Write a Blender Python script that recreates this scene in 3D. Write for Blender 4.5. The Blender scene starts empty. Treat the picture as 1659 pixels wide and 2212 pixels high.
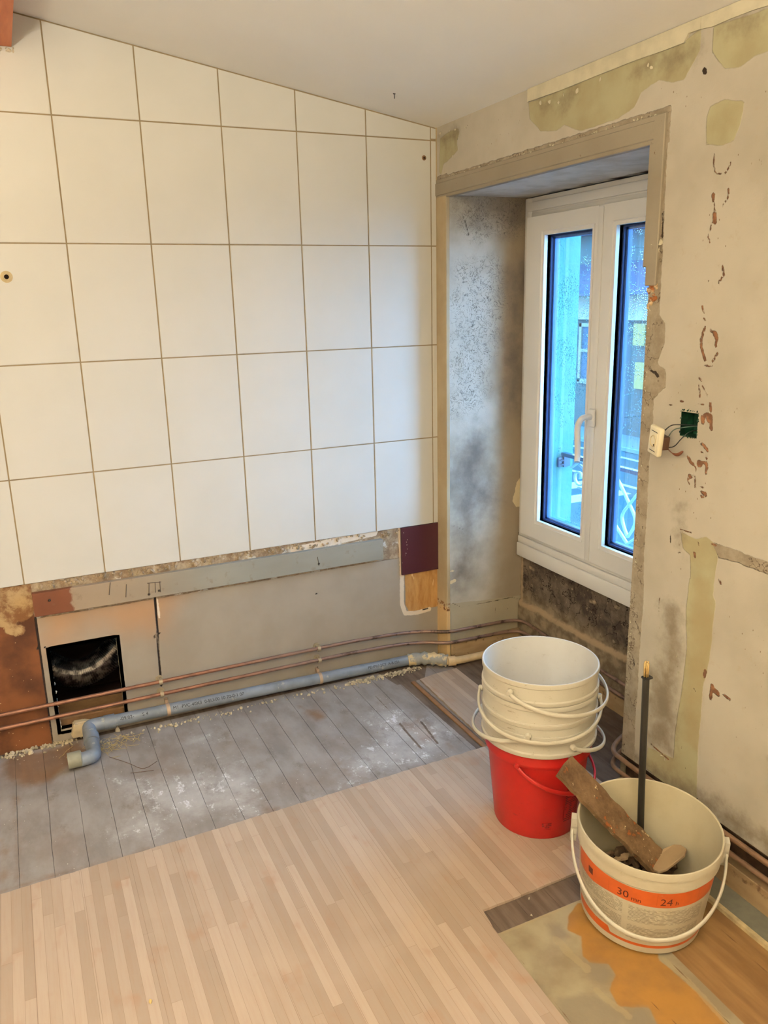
import bpy, bmesh, math, random
import numpy as np
from mathutils import Vector, Matrix, Euler
random.seed(7); np.random.seed(7)
PI = math.pi
S = bpy.context.scene
COL = S.collection

# ------------------------------------------------------------------ camera
CAM = np.array([-1.483, -2.718, 1.433])
F_PX = 1729.41
RW = np.array([[0.90603183, -0.42259184, -0.02285754],      # image right, in world axes
               [-0.12767923, -0.22145082, -0.96677689],     # image down
               [0.4034902, 0.87884906, -0.2545977]])        # forward
cd = bpy.data.cameras.new('camera'); cam = bpy.data.objects.new('camera', cd); COL.objects.link(cam)
M = Matrix(((RW[0][0], -RW[1][0], -RW[2][0], CAM[0]),
            (RW[0][1], -RW[1][1], -RW[2][1], CAM[1]),
            (RW[0][2], -RW[1][2], -RW[2][2], CAM[2]), (0, 0, 0, 1)))
cam.matrix_world = M
cd.sensor_fit = 'VERTICAL'; cd.sensor_height = 24.0; cd.lens = 24.0 * F_PX / 2212
cd.clip_start = 0.05; cd.clip_end = 300
S.camera = cam

def at(u, v, ax, val):
    """measure: where the line of sight of a photo point meets the wall / floor plane axis=val"""
    d = RW.T @ np.array([(u - 829.5) / F_PX, (v - 1106) / F_PX, 1.0])
    return CAM + d * ((val - CAM[ax]) / d[ax])

# ------------------------------------------------------------------ light and exposure
S.view_settings.view_transform = 'Standard'; S.view_settings.look = 'None'
S.view_settings.gamma = 1; S.view_settings.use_curve_mapping = False
S.view_settings.exposure = -0.19
W = bpy.data.worlds.new('overcast_sky'); S.world = W; W.use_nodes = True
bg = W.node_tree.nodes['Background']; bg.inputs[0].default_value = (0.23, 0.55, 1.0, 1); bg.inputs[1].default_value = 26.0
LAMP_POS = (-2.30, -2.20, 1.98); LAMP_E = 7; LAMP_COL = (1.0, 0.925, 0.73); UP_E = 228

# ------------------------------------------------------------------ node helpers
def srgb(r, g, b):
    f = lambda c: (c / 255 / 12.92) if c / 255 <= .04045 else ((c / 255 + .055) / 1.055) ** 2.4
    return (f(r), f(g), f(b), 1)

class G:
    """small node graph writer"""
    def __init__(s, name, rough=.6, spec=.5):
        s.m = bpy.data.materials.new(name); s.m.use_nodes = True; s.t = s.m.node_tree
        s.b = s.t.nodes['Principled BSDF']; s.b.inputs['Roughness'].default_value = rough
        s.b.inputs['Specular IOR Level'].default_value = spec
    def n(s, typ, **kw):
        nd = s.t.nodes.new(typ)
        for k, v in kw.items():
            if hasattr(nd, k): setattr(nd, k, v)
        return nd
    def put(s, sock, v):
        if isinstance(v, bpy.types.NodeSocket): s.t.links.new(v, sock)
        else: sock.default_value = v
    def m_(s, op, a, b=0.0, c=0.0):
        nd = s.n('ShaderNodeMath', operation=op); s.put(nd.inputs[0], a); s.put(nd.inputs[1], b); s.put(nd.inputs[2], c)
        return nd.outputs[0]
    def pos(s, obj=False):
        if obj: return s.n('ShaderNodeTexCoord').outputs['Object']
        return s.n('ShaderNodeNewGeometry').outputs['Position']
    def sc(s, v, x, y, z):
        nd = s.n('ShaderNodeVectorMath', operation='MULTIPLY'); s.put(nd.inputs[0], v); nd.inputs[1].default_value = (x, y, z)
        return nd.outputs[0]
    def xyz(s, v):
        nd = s.n('ShaderNodeSeparateXYZ'); s.put(nd.inputs[0], v); return nd.outputs
    def noise(s, scale, det=4, rough=.55, vec=None, dist=0):
        nd = s.n('ShaderNodeTexNoise'); nd.inputs['Scale'].default_value = scale; nd.inputs['Detail'].default_value = det
        nd.inputs['Roughness'].default_value = rough; nd.inputs['Distortion'].default_value = dist
        s.put(nd.inputs['Vector'], vec if vec is not None else s.pos()); return nd.outputs['Fac']
    def voro(s, scale, vec=None, feature='F1', out='Distance', rnd=1.0):
        nd = s.n('ShaderNodeTexVoronoi', feature=feature); nd.inputs['Scale'].default_value = scale
        nd.inputs['Randomness'].default_value = rnd
        s.put(nd.inputs['Vector'], vec if vec is not None else s.pos()); return nd.outputs[out]
    def ss(s, v, a, b, lo=0.0, hi=1.0):
        nd = s.n('ShaderNodeMapRange', interpolation_type='SMOOTHSTEP')
        s.put(nd.inputs[0], v); nd.inputs[1].default_value = a; nd.inputs[2].default_value = b
        nd.inputs[3].default_value = lo; nd.inputs[4].default_value = hi
        return nd.outputs[0]
    def attr(s, name):
        return s.n('ShaderNodeAttribute', attribute_name=name).outputs['Fac']
    def mask(s, name, amp=.25, nscale=60, w=.06, det=4):
        """crisp ragged edge where the stored distance field passes 0.5"""
        a = s.m_('ADD', s.attr(name), s.m_('MULTIPLY', s.m_('SUBTRACT', s.noise(nscale, det), .5), amp))
        return s.ss(a, .5 - w, .5 + w)
    def mix(s, f, a, b, blend='MIX'):
        nd = s.n('ShaderNodeMix', data_type='RGBA', blend_type=blend)
        s.put(nd.inputs[0], f)
        for sock, v in ((nd.inputs[6], a), (nd.inputs[7], b)): s.put(sock, v)
        return nd.outputs[2]
    def col(s, c): s.put(s.b.inputs['Base Color'], c)
    def bump(s, h, dist=.001, strength=1.0):
        nd = s.n('ShaderNodeBump'); nd.inputs['Strength'].default_value = strength; nd.inputs['Distance'].default_value = dist
        s.put(nd.inputs['Height'], h); s.t.links.new(nd.outputs[0], s.b.inputs['Normal'])

def plain(name, c, rough=.6, spec=.4, metal=0, var=.08, nscale=40, bump=0, obj=True):
    """solid colour with slight wear and variation"""
    g = G(name, rough, spec); g.b.inputs['Metallic'].default_value = metal
    n = g.noise(nscale, 5, vec=g.pos(obj))
    d = tuple(x * (1 - var * 2) for x in c[:3]) + (1,)
    g.col(g.mix(g.ss(n, .35, .7), c, d))
    if bump: g.bump(n, bump)
    return g.m

# ------------------------------------------------------------------ mesh helpers
def link(name, me, mat=None, parent=None, smooth=False):
    o = bpy.data.objects.new(name, me); COL.objects.link(o)
    if mat: me.materials.append(mat)
    if parent: o.parent = parent
    if smooth:
        for p in me.polygons: p.use_smooth = True
    return o
def obj(name, bm, mat=None, parent=None, smooth=False, ang=None):
    me = bpy.data.meshes.new(name)
    bmesh.ops.recalc_face_normals(bm, faces=bm.faces)
    bm.to_mesh(me); bm.free()
    o = link(name, me, mat, parent, smooth)
    if ang is not None:
        me.polygons.foreach_set('use_smooth', [True] * len(me.polygons))
        try: me.set_sharp_from_angle(angle=math.radians(ang))
        except Exception: pass
    return o
def tag(o, label=None, cat=None, group=None, kind=None):
    if label: o['label'] = label
    if cat: o['category'] = cat
    if group: o['group'] = group
    if kind: o['kind'] = kind
    return o
def empty(name, loc, label, cat, group=None, rot=(0, 0, 0)):
    o = bpy.data.objects.new(name, None); COL.objects.link(o); o.location = loc; o.rotation_euler = rot; o.empty_display_size = .05
    return tag(o, label, cat, group)
def box(bm, x0, x1, y0, y1, z0, z1, bev=0, seg=1):
    vs = [bm.verts.new(p) for p in ((x0, y0, z0), (x1, y0, z0), (x1, y1, z0), (x0, y1, z0), (x0, y0, z1), (x1, y0, z1), (x1, y1, z1), (x0, y1, z1))]
    fs = [bm.faces.new([vs[i] for i in q]) for q in ((0, 3, 2, 1), (4, 5, 6, 7), (0, 1, 5, 4), (1, 2, 6, 5), (2, 3, 7, 6), (3, 0, 4, 7))]
    if bev:
        es = {e for f in fs for e in f.edges}
        bmesh.ops.bevel(bm, geom=list(es), offset=bev, segments=seg, affect='EDGES', profile=.5)
def tube(bm, pts, r, seg=12, caps=True, flat=1.0, up=None):
    pts = [Vector(p) for p in pts]; n = len(pts); rs = r if isinstance(r, (list, tuple)) else [r] * n
    t0 = (pts[1] - pts[0]).normalized()
    nrm = Vector(up) if up else (Vector((0, 0, 1)) if abs(t0.z) < .9 else Vector((1, 0, 0)))
    rings = []
    for i, p in enumerate(pts):
        t = ((pts[min(i + 1, n - 1)] - p).normalized() + (p - pts[max(i - 1, 0)]).normalized())
        t = t.normalized() if t.length > 1e-6 else t0
        nrm = Vector(up) if up else nrm
        nrm = (nrm - t * nrm.dot(t)).normalized(); b = t.cross(nrm)
        rings.append([bm.verts.new(p + nrm * (math.cos(a) * rs[i]) + b * (math.sin(a) * rs[i] * flat)) for a in [2 * PI * k / seg for k in range(seg)]])
    for a, b in zip(rings, rings[1:]):
        for k in range(seg): bm.faces.new((a[k], a[(k + 1) % seg], b[(k + 1) % seg], b[k]))
    if caps: bm.faces.new(rings[0]); bm.faces.new(rings[-1])
def smoothpath(pts, it=3):
    pts = [Vector(p) for p in pts]
    for _ in range(it):
        q = [pts[0]]
        for a, b in zip(pts, pts[1:]): q += [a * .75 + b * .25, a * .25 + b * .75]
        pts = q + [pts[-1]]
    return pts
def lathe(bm, prof, seg=96, close=False):
    rings = []
    for r, z in prof:
        rings.append([bm.verts.new((r * math.cos(2 * PI * k / seg), r * math.sin(2 * PI * k / seg), z)) for k in range(seg)] if r > 1e-5 else [bm.verts.new((0, 0, z))])
    for a, b in zip(rings, rings[1:]):
        for k in range(seg):
            k2 = (k + 1) % seg
            if len(a) == 1: bm.faces.new((a[0], b[k], b[k2]))
            elif len(b) == 1: bm.faces.new((a[k], a[k2], b[0]))
            else: bm.faces.new((a[k], a[k2], b[k2], b[k]))
def prism(bm, pts, off):
    off = Vector(off); a = [bm.verts.new(p) for p in pts]; b = [bm.verts.new(Vector(p) + off) for p in pts]
    bm.faces.new(a); bm.faces.new(b[::-1]); n = len(a)
    for i in range(n): bm.faces.new((a[i], b[i], b[(i + 1) % n], a[(i + 1) % n]))
def chip(bm, c, s, flat=.5):
    r = bmesh.ops.create_icosphere(bm, subdivisions=1, radius=1)
    rot = Euler((random.random() * 6, random.random() * 6, random.random() * 6)).to_matrix()
    k = Vector((s * random.uniform(.6, 1.3), s * random.uniform(.5, 1), s * flat * random.uniform(.6, 1.2)))
    for v in r['verts']:
        v.co = Vector((v.co.x * k.x, v.co.y * k.y, v.co.z * k.z)) * random.uniform(.75, 1.2)
        v.co = rot @ v.co + Vector(c)

def sd_poly(U, V, poly):
    """signed distance to a polygon, negative inside"""
    d = np.full(U.shape, 1e9); ins = np.zeros(U.shape, bool); n = len(poly)
    for i in range(n):
        ax, ay = poly[i]; bx, by = poly[(i + 1) % n]; ex, ey = bx - ax, by - ay
        t = np.clip(((U - ax) * ex + (V - ay) * ey) / (ex * ex + ey * ey + 1e-12), 0, 1)
        d = np.minimum(d, np.hypot(U - ax - t * ex, V - ay - t * ey))
        c = ((ay > V) != (by > V)) & (U < (bx - ax) * (V - ay) / (by - ay + 1e-12) + ax)
        ins ^= c
    return np.where(ins, -d, d)
def sd_line(U, V, pl, w):
    d = np.full(U.shape, 1e9)
    if len(pl) == 1: return np.hypot(U - pl[0][0], V - pl[0][1]) - w
    for (ax, ay), (bx, by) in zip(pl, pl[1:]):
        ex, ey = bx - ax, by - ay
        t = np.clip(((U - ax) * ex + (V - ay) * ey) / (ex * ex + ey * ey + 1e-12), 0, 1)
        d = np.minimum(d, np.hypot(U - ax - t * ex, V - ay - t * ey))
    return d - w
def field(sd, w): return np.clip(.5 - sd / (2 * w), 0, 1)
def grid(name, us, vs, fn, attrs, mat, keep=None, parent=None):
    """a wall or floor face as a fine grid that stores where each stain and each patch lies"""
    U, V = np.meshgrid(us, vs); P = fn(U, V).reshape(-1, 3); nu, nv = len(us), len(vs)
    i, j = np.meshgrid(np.arange(nu - 1), np.arange(nv - 1)); a = (j * nu + i)
    F = np.stack([a, a + 1, a + 1 + nu, a + nu], -1).reshape(-1, 4)
    if keep is not None:
        uc = (us[1:] + us[:-1]) / 2; vc = (vs[1:] + vs[:-1]) / 2; UC, VC = np.meshgrid(uc, vc)
        F = F[keep(UC, VC).reshape(-1)]
    me = bpy.data.meshes.new(name); me.vertices.add(len(P)); me.vertices.foreach_set('co', P.ravel())
    me.loops.add(F.size); me.loops.foreach_set('vertex_index', F.ravel()); me.polygons.add(len(F))
    me.polygons.foreach_set('loop_start', np.arange(len(F)) * 4); me.polygons.foreach_set('loop_total', np.full(len(F), 4))
    me.update(calc_edges=True)
    for k, f in attrs.items():
        at_ = me.attributes.new(k, 'FLOAT', 'POINT'); at_.data.foreach_set('value', f(U, V).astype(np.float32).ravel())
    return link(name, me, mat, parent)
def lin(a, b, step, extra=()):
    n = max(1, int(round((b - a) / step))); x = list(np.linspace(a, b, n + 1))
    for e in extra:
        k = int(np.argmin([abs(q - e) for q in x])); x[k] = e
    return np.array(sorted(x))
def union(U, V, fs):
    d = np.full(U.shape, 1e9)
    for f in fs: d = np.minimum(d, f)
    return d

def text_bm(s, size, font_space=1.0):
    c = bpy.data.curves.new('t', 'FONT'); c.body = s; c.size = size; c.space_character = font_space; c.resolution_u = 3
    o = bpy.data.objects.new('t', c); COL.objects.link(o)
    me = o.to_mesh(); bm = bmesh.new(); bm.from_mesh(me); o.to_mesh_clear()
    bpy.data.objects.remove(o); bpy.data.curves.remove(c)
    bmesh.ops.triangulate(bm, faces=bm.faces); bmesh.ops.subdivide_edges(bm, edges=[e for e in bm.edges if e.calc_length() > size * .3], cuts=1)
    return bm

# ================================================================== MATERIALS OF THE SHELL
CREAM = srgb(230, 222, 206)
def mat_right_wall():
    g = G('old_painted_plaster', .75, .25)
    c = g.mix(g.ss(g.noise(3, 4), .35, .7), srgb(192, 183, 168), srgb(174, 165, 149))
    c = g.mix(g.m_('MULTIPLY', g.ss(g.noise(26, 6, .7), .57, .72), .35), c, srgb(176, 158, 130))
    spk = g.ss(g.voro(70, vec=g.sc(g.pos(), 1, 1, .5)), .10, .05)
    c = g.mix(g.m_('MULTIPLY', spk, g.ss(g.noise(5, 2), .52, .62)), c, srgb(120, 98, 74))
    yel = g.mask('yellow', .25, 35, .06)
    ycol = g.mix(g.ss(g.noise(9, 5), .3, .7), srgb(174, 167, 134), srgb(164, 152, 118))
    c = g.mix(yel, c, ycol)
    och = g.mask('ochre', .5, 30, .25)
    c = g.mix(g.m_('MULTIPLY', och, .35), c, srgb(160, 138, 98))
    gr = g.m_('MULTIPLY', g.ss(g.m_('ADD', g.attr('grime_shade'), g.m_('MULTIPLY', g.m_('SUBTRACT', g.noise(18, 6, .65), .5), 1.0)), .30, .92), .85)
    c = g.mix(gr, c, srgb(118, 104, 84))
    br = g.mask('bare', .4, 45, .06)
    bcol = g.mix(g.ss(g.noise(24, 6, .7), .35, .65), srgb(160, 147, 128), srgb(138, 125, 106))
    bcol = g.mix(g.m_('MULTIPLY', g.ss(g.voro(30, out='Distance'), .16, .06), .7), bcol, srgb(96, 78, 58))
    crk = g.ss(g.m_('ABSOLUTE', g.m_('SUBTRACT', g.noise(10, 5, .6), .5)), .008, .003)
    bcol = g.mix(g.m_('MULTIPLY', crk, .8), bcol, srgb(80, 62, 46))
    c = g.mix(br, c, bcol)
    ru = g.mask('rust', .42, 120, .07, 3)
    c = g.mix(ru, c, g.mix(g.ss(g.noise(60, 3), .4, .6), srgb(140, 98, 68), srgb(106, 74, 54)))
    bk = g.mask('black', .3, 160, .06, 3)
    c = g.mix(bk, c, srgb(48, 36, 28))
    g.col(c)
    h = g.m_('ADD', g.m_('MULTIPLY', g.noise(45, 6, .6), .35), g.m_('MULTIPLY', g.noise(240, 3), .08))
    h = g.m_('SUBTRACT', h, g.m_('MULTIPLY', g.m_('MAXIMUM', g.m_('MAXIMUM', br, ru), g.m_('MULTIPLY', yel, .5)), 1.1))
    g.bump(h, .0022)
    return g.m
def mat_reveal():
    g = G('mouldy_plaster', .85, .2)
    p = g.pos()
    c = g.mix(g.ss(g.noise(7, 5), .3, .7), srgb(196, 190, 178), srgb(168, 160, 145))
    x = g.xyz(p)
    c = g.mix(g.m_('MULTIPLY', g.ss(g.m_('ADD', x[0], g.m_('MULTIPLY', g.noise(5, 4), .14)), .20, .36), .85), c, srgb(146, 128, 104))  # browner towards the window: shade from the frame put into the colour
    sm = g.ss(g.m_('ADD', g.attr('smoke'), g.m_('MULTIPLY', g.m_('SUBTRACT', g.noise(9, 6, .65), .5), 1.2)), .10, 1.0)
    c = g.mix(g.m_('MULTIPLY', sm, .86), c, srgb(100, 92, 88))
    dots = g.m_('MULTIPLY', g.ss(g.voro(115, vec=p), .30, .16), g.ss(g.m_('ADD', g.attr('speck'), g.m_('MULTIPLY', g.m_('SUBTRACT', g.noise(28, 5, .7), .5), 1.5)), .55, 1.0))
    c = g.mix(g.m_('MULTIPLY', dots, .75), c, srgb(92, 86, 80))
    curl = g.m_('MULTIPLY', g.ss(g.m_('ABSOLUTE', g.m_('SUBTRACT', g.noise(38, 4, .6, dist=1.2), .5)), .018, .006), g.ss(g.m_('ADD', g.attr('speck'), g.m_('MULTIPLY', g.noise(12, 3), .5)), .65, .9))
    c = g.mix(g.m_('MULTIPLY', curl, .8), c, srgb(84, 78, 72))
    lo = g.mask('lower', .15, 30, .05)
    c = g.mix(g.m_('MULTIPLY', lo, .75), c, srgb(168, 156, 130))
    ck = g.mask('crack', .5, 60, .12, 5)
    c = g.mix(ck, c, srgb(62, 54, 44))
    pe = g.mask('cream', .5, 60, .05)
    c = g.mix(pe, c, srgb(214, 196, 160))
    g.col(c)
    g.bump(g.m_('SUBTRACT', g.m_('ADD', g.m_('MULTIPLY', g.noise(34, 6), .5), g.m_('MULTIPLY', g.noise(170, 3), .15)), g.m_('MULTIPLY', g.m_('MAXIMUM', ck, dots), .6)), .002)
    return g.m
def mat_under_window():
    g = G('black_mould_plaster', .9, .15)
    n = g.noise(9, 7, .7)
    c = g.mix(g.ss(n, .38, .68), srgb(66, 56, 50), srgb(112, 98, 84))
    c = g.mix(g.ss(g.noise(40, 5, .7), .58, .72), c, srgb(150, 132, 108))
    c = g.mix(g.ss(g.m_('ABSOLUTE', g.m_('SUBTRACT', g.noise(11, 5), .5)), .012, .003), c, srgb(40, 30, 24))
    z = g.xyz(g.pos())[2]
    lowm = g.ss(g.m_('ADD', z, g.m_('MULTIPLY', g.m_('SUBTRACT', g.noise(7, 4), .5), .12)), .27, .20)
    c = g.mix(g.m_('MULTIPLY', lowm, .8), c, g.mix(g.ss(g.noise(24, 6), .35, .65), srgb(152, 134, 108), srgb(112, 96, 76)))
    c = g.mix(g.mask('pale', .7, 40, .2), c, srgb(158, 136, 108))
    g.col(c); g.bump(g.noise(40, 6), .003)
    return g.m
def mat_lower_wall():
    g = G('plasterboard', .7, .3)
    c = g.mix(g.ss(g.noise(5, 4), .3, .7), srgb(160, 150, 138), srgb(151, 140, 127))
    w = g.m_('MULTIPLY', g.ss(g.m_('ADD', g.attr('warm'), g.m_('MULTIPLY', g.m_('SUBTRACT', g.noise(6, 4), .5), .5)), .2, 1.0), .6)
    c = g.mix(w, c, srgb(186, 134, 84))
    mdf = g.mask('mdf', .02, 30, .08)
    mc = g.mix(g.ss(g.noise(8, 5), .35, .7), srgb(120, 72, 42), srgb(78, 44, 28))
    mc = g.mix(g.ss(g.voro(45), .1, .04), mc, srgb(190, 160, 120))
    c = g.mix(mdf, c, mc)
    gl = g.mask('glue', .5, 40, .06)
    gc = g.mix(g.ss(g.noise(30, 6, .7), .35, .6), srgb(180, 162, 136), srgb(134, 112, 90))
    gc = g.mix(g.ss(g.noise(14, 5, .7), .56, .62), gc, srgb(206, 198, 186))
    c = g.mix(gl, c, gc)
    tan = g.mask('tan', .45, 40, .06)
    tc = g.mix(g.ss(g.noise(16, 6, .7), .4, .6), srgb(176, 148, 108), srgb(118, 80, 50))
    c = g.mix(tan, c, tc)
    osb = g.mask('osb', .3, 50, .06)
    pv = g.sc(g.pos(), 1, 1, .22)
    oc = g.mix(g.ss(g.noise(45, 5, .65, vec=pv), .3, .75), srgb(196, 152, 94), srgb(162, 112, 62))
    oc = g.mix(g.ss(g.noise(30, 3, vec=pv), .62, .68), oc, srgb(232, 200, 150))
    c = g.mix(osb, c, oc)
    pl = g.mask('plaster', .4, 60, .06)
    c = g.mix(pl, c, srgb(226, 210, 190))
    bk = g.mask('black', .12, 120, .06)
    c = g.mix(bk, c, srgb(34, 24, 18))
    g.col(c)
    g.bump(g.m_('SUBTRACT', g.m_('MULTIPLY', g.noise(60, 5), g.m_('ADD', g.m_('MULTIPLY', g.m_('MAXIMUM', gl, g.m_('MAXIMUM', tan, osb)), .9), .08)), g.m_('MULTIPLY', g.m_('MAXIMUM', osb, bk), .8)), .003)
    return g.m
def mat_ceiling():
    g = G('ceiling_paint', .85, .2)
    g.col(g.mix(g.ss(g.noise(2, 3), .3, .7), srgb(242, 238, 230), srgb(240, 234, 224)))
    g.bump(g.noise(60, 3), .0004); return g.m
def mat_tile():
    g = G('glazed_tile', .32, .5)
    g.col(g.mix(g.ss(g.noise(4, 3), .3, .7), srgb(217, 214, 208), srgb(213, 210, 203)))
    g.bump(g.noise(9, 2), .0006); return g.m
def mat_laminate():
    g = G('bamboo_strip_laminate', .42, .45)
    x = g.xyz(g.pos())
    br = g.n('ShaderNodeTexBrick', offset=.37, offset_frequency=2, squash=1.0)
    cv = g.n('ShaderNodeCombineXYZ')
    wob = g.m_('ADD', x[0], g.m_('MULTIPLY', g.m_('SUBTRACT', g.noise(1.5, 1), .5), .002))
    wn = g.n('ShaderNodeTexWhiteNoise', noise_dimensions='1D'); g.put(wn.inputs['W'], g.m_('FLOOR', g.m_('DIVIDE', wob, .0235))); g.put(cv.inputs[0], g.m_('ADD', x[1], g.m_('MULTIPLY', wn.outputs['Value'], 7.0))); g.put(cv.inputs[1], wob)
    g.put(br.inputs['Vector'], cv.outputs[0])
    br.inputs['Color1'].default_value = srgb(180, 160, 143); br.inputs['Color2'].default_value = srgb(155, 135, 118)
    br.inputs['Mortar'].default_value = srgb(130, 108, 90); br.inputs['Scale'].default_value = 1.0
    br.inputs['Mortar Size'].default_value = .0004; br.inputs['Mortar Smooth'].default_value = .6; br.inputs['Bias'].default_value = -.05
    br.inputs['Brick Width'].default_value = .62; br.inputs['Row Height'].default_value = .0235
    c = br.outputs['Color']
    gr = g.noise(130, 3, .6, vec=g.sc(g.pos(), 1, .06, 1))
    c = g.mix(g.m_('MULTIPLY', g.ss(gr, .4, .7), .16), c, srgb(158, 118, 90))
    kn = g.noise(16, 3, .5, vec=g.sc(g.pos(), 1, .55, 1))
    c = g.mix(g.m_('MULTIPLY', g.ss(kn, .57, .76), .5), c, srgb(160, 120, 94))
    # the click joints between boards
    fr = g.m_('ABSOLUTE', g.m_('SUBTRACT', g.m_('FRACT', g.m_('DIVIDE', x[0], .123)), .5))
    c = g.mix(g.m_('MULTIPLY', g.ss(fr, .494, .4985), .6), c, srgb(104, 76, 58))
    c = g.mix(g.m_('MULTIPLY', g.ss(g.noise(5, 4), .45, .75), .22), c, srgb(190, 170, 152))
    g.col(c); g.put(g.b.inputs['Roughness'], g.ss(g.noise(12, 4), .3, .7, .38, .55))
    return g.m
def mat_subfloor():
    g = G('old_floorboards', .7, .3)
    p = g.pos(); x = g.xyz(p)
    st = g.sc(p, 1, .12, 1)
    c = g.mix(g.ss(g.noise(14, 6, .6, vec=g.sc(p, 1, .5, 1)), .3, .7), srgb(150, 143, 140), srgb(128, 120, 116))
    c = g.mix(g.ss(g.noise(4, 5), .5, .8), c, srgb(124, 108, 98))
    br = g.m_('ADD', g.attr('brown'), g.m_('MULTIPLY', g.m_('SUBTRACT', g.noise(14, 6, .65), .5), .8))
    c = g.mix(g.m_('MULTIPLY', g.ss(br, .42, .9), .85), c, g.mix(g.noise(40, 4, vec=st), srgb(98, 76, 60), srgb(134, 98, 68)))
    wh = g.m_('ADD', g.attr('white'), g.m_('MULTIPLY', g.m_('SUBTRACT', g.noise(13, 8, .72), .5), 1.5))
    c = g.mix(g.m_('MULTIPLY', g.ss(wh, .35, 1.25), .42), c, srgb(208, 206, 206))
    sharp = g.m_('MULTIPLY', g.ss(g.noise(34, 8, .75, vec=g.sc(p, 1, .7, 1)), .56, .62), g.ss(wh, .4, .9))
    c = g.mix(g.m_('MULTIPLY', sharp, .7), c, srgb(226, 226, 230))
    c = g.mix(g.m_('MULTIPLY', g.ss(g.noise(9, 7, .7, vec=g.sc(p, 1, .6, 1)), .56, .68), .5), c, srgb(104, 92, 84))
    c = g.mix(g.m_('MULTIPLY', g.ss(g.voro(60), .09, .04), g.ss(g.noise(7, 3), .45, .6)), c, srgb(226, 220, 210))
    # gaps between the boards
    sx = g.m_('ADD', x[0], g.m_('MULTIPLY', g.m_('SUBTRACT', g.noise(4, 2), .5), .006))
    fr = g.m_('ABSOLUTE', g.m_('SUBTRACT', g.m_('FRACT', g.m_('DIVIDE', sx, .0855)), .5))
    gap = g.m_('MULTIPLY', g.ss(fr, .489, .497), g.ss(g.noise(6, 4), .35, .52, .35, 1))
    notply = g.ss(g.attr('ply'), .5, .45)
    gap = g.m_('MULTIPLY', gap, notply)
    c = g.mix(g.m_('MULTIPLY', gap, .8), c, srgb(58, 46, 40))
    dk = g.mask('dark', .25, 50, .06)
    c = g.mix(dk, c, g.mix(g.ss(g.noise(50, 5, vec=st), .3, .7), srgb(108, 92, 80), srgb(82, 68, 58)))
    # painted hardboard by the wall
    pm = g.mask('ply', .03, 30, .05)
    pc = g.mix(g.ss(g.noise(6, 5), .35, .65), srgb(158, 146, 120), srgb(130, 115, 92))
    oc = g.mask('ochre', .35, 22, .09)
    pc = g.mix(oc, pc, g.mix(g.ss(g.noise(12, 5), .35, .7), srgb(158, 114, 56), srgb(140, 102, 56)))
    gy = g.mask('greyp', .5, 16, .2)
    pc = g.mix(g.m_('MULTIPLY', gy, .8), pc, srgb(128, 116, 98))
    bo = g.mask('wood', .04, 30, .05)
    wc = g.mix(g.ss(g.noise(30, 4, vec=st), .3, .7), srgb(142, 108, 68), srgb(118, 86, 52))
    pc = g.mix(bo, pc, wc)
    gl = g.mask('gluel', .5, 60, .08)
    pc = g.mix(g.m_('MULTIPLY', gl, .4), pc, srgb(164, 146, 112))
    sm = g.mask('seam', .25, 60, .08)
    pc = g.mix(g.m_('MULTIPLY', sm, .8), pc, srgb(96, 66, 40))
    c = g.mix(pm, c, pc)
    g.col(c); g.bump(g.m_('SUBTRACT', g.m_('MULTIPLY', g.noise(50, 6), .4), g.m_('MULTIPLY', gap, 1)), .002)
    g.put(g.b.inputs['Roughness'], g.ss(g.noise(9, 5), .3, .7, .45, .8))
    return g.m

M_rwall = mat_right_wall(); M_reveal = mat_reveal(); M_under = mat_under_window(); M_lower = mat_lower_wall()
M_ceil = mat_ceiling(); M_tile = mat_tile(); M_lam = mat_laminate(); M_sub = mat_subfloor()
M_wallp = plain('cream_wall_paint', CREAM, .8, .2, obj=False, nscale=3, var=.04)
M_grout = plain('grout', srgb(158, 140, 112), .9, .1, nscale=30, obj=False)
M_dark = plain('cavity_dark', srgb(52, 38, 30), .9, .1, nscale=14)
M_caulk = plain('plaster_chips', srgb(214, 200, 176), .85, .2)

# ================================================================== SHELL
ZC = 2.021; SLOPE = 0.1625                     # ceiling: low along the window wall, rising to the left
cz = lambda x: ZC - SLOPE * x
XL, YB = -3.3, -3.9                            # hidden left wall and rear wall
# ---- ceiling
bm = bmesh.new()
prism(bm, [(.06, YB - .1, cz(.06)), (.06, .06, cz(.06)), (XL - .1, .06, cz(XL - .1)), (XL - .1, YB - .1, cz(XL - .1))], (0, 0, .1))
tag(obj('ceiling', bm, M_ceil), kind='structure')
# ---- hidden walls behind the camera
bm = bmesh.new(); box(bm, XL - .1, XL, YB, 0, -.02, cz(XL)); tag(obj('wall_left', bm, M_wallp), kind='structure')
bm = bmesh.new(); prism(bm, [(XL, YB, -.02), (0.1, YB, -.02), (0.1, YB, cz(.1)), (XL, YB, cz(XL))], (0, -.1, 0)); tag(obj('wall_rear', bm, M_wallp), kind='structure')

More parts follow.
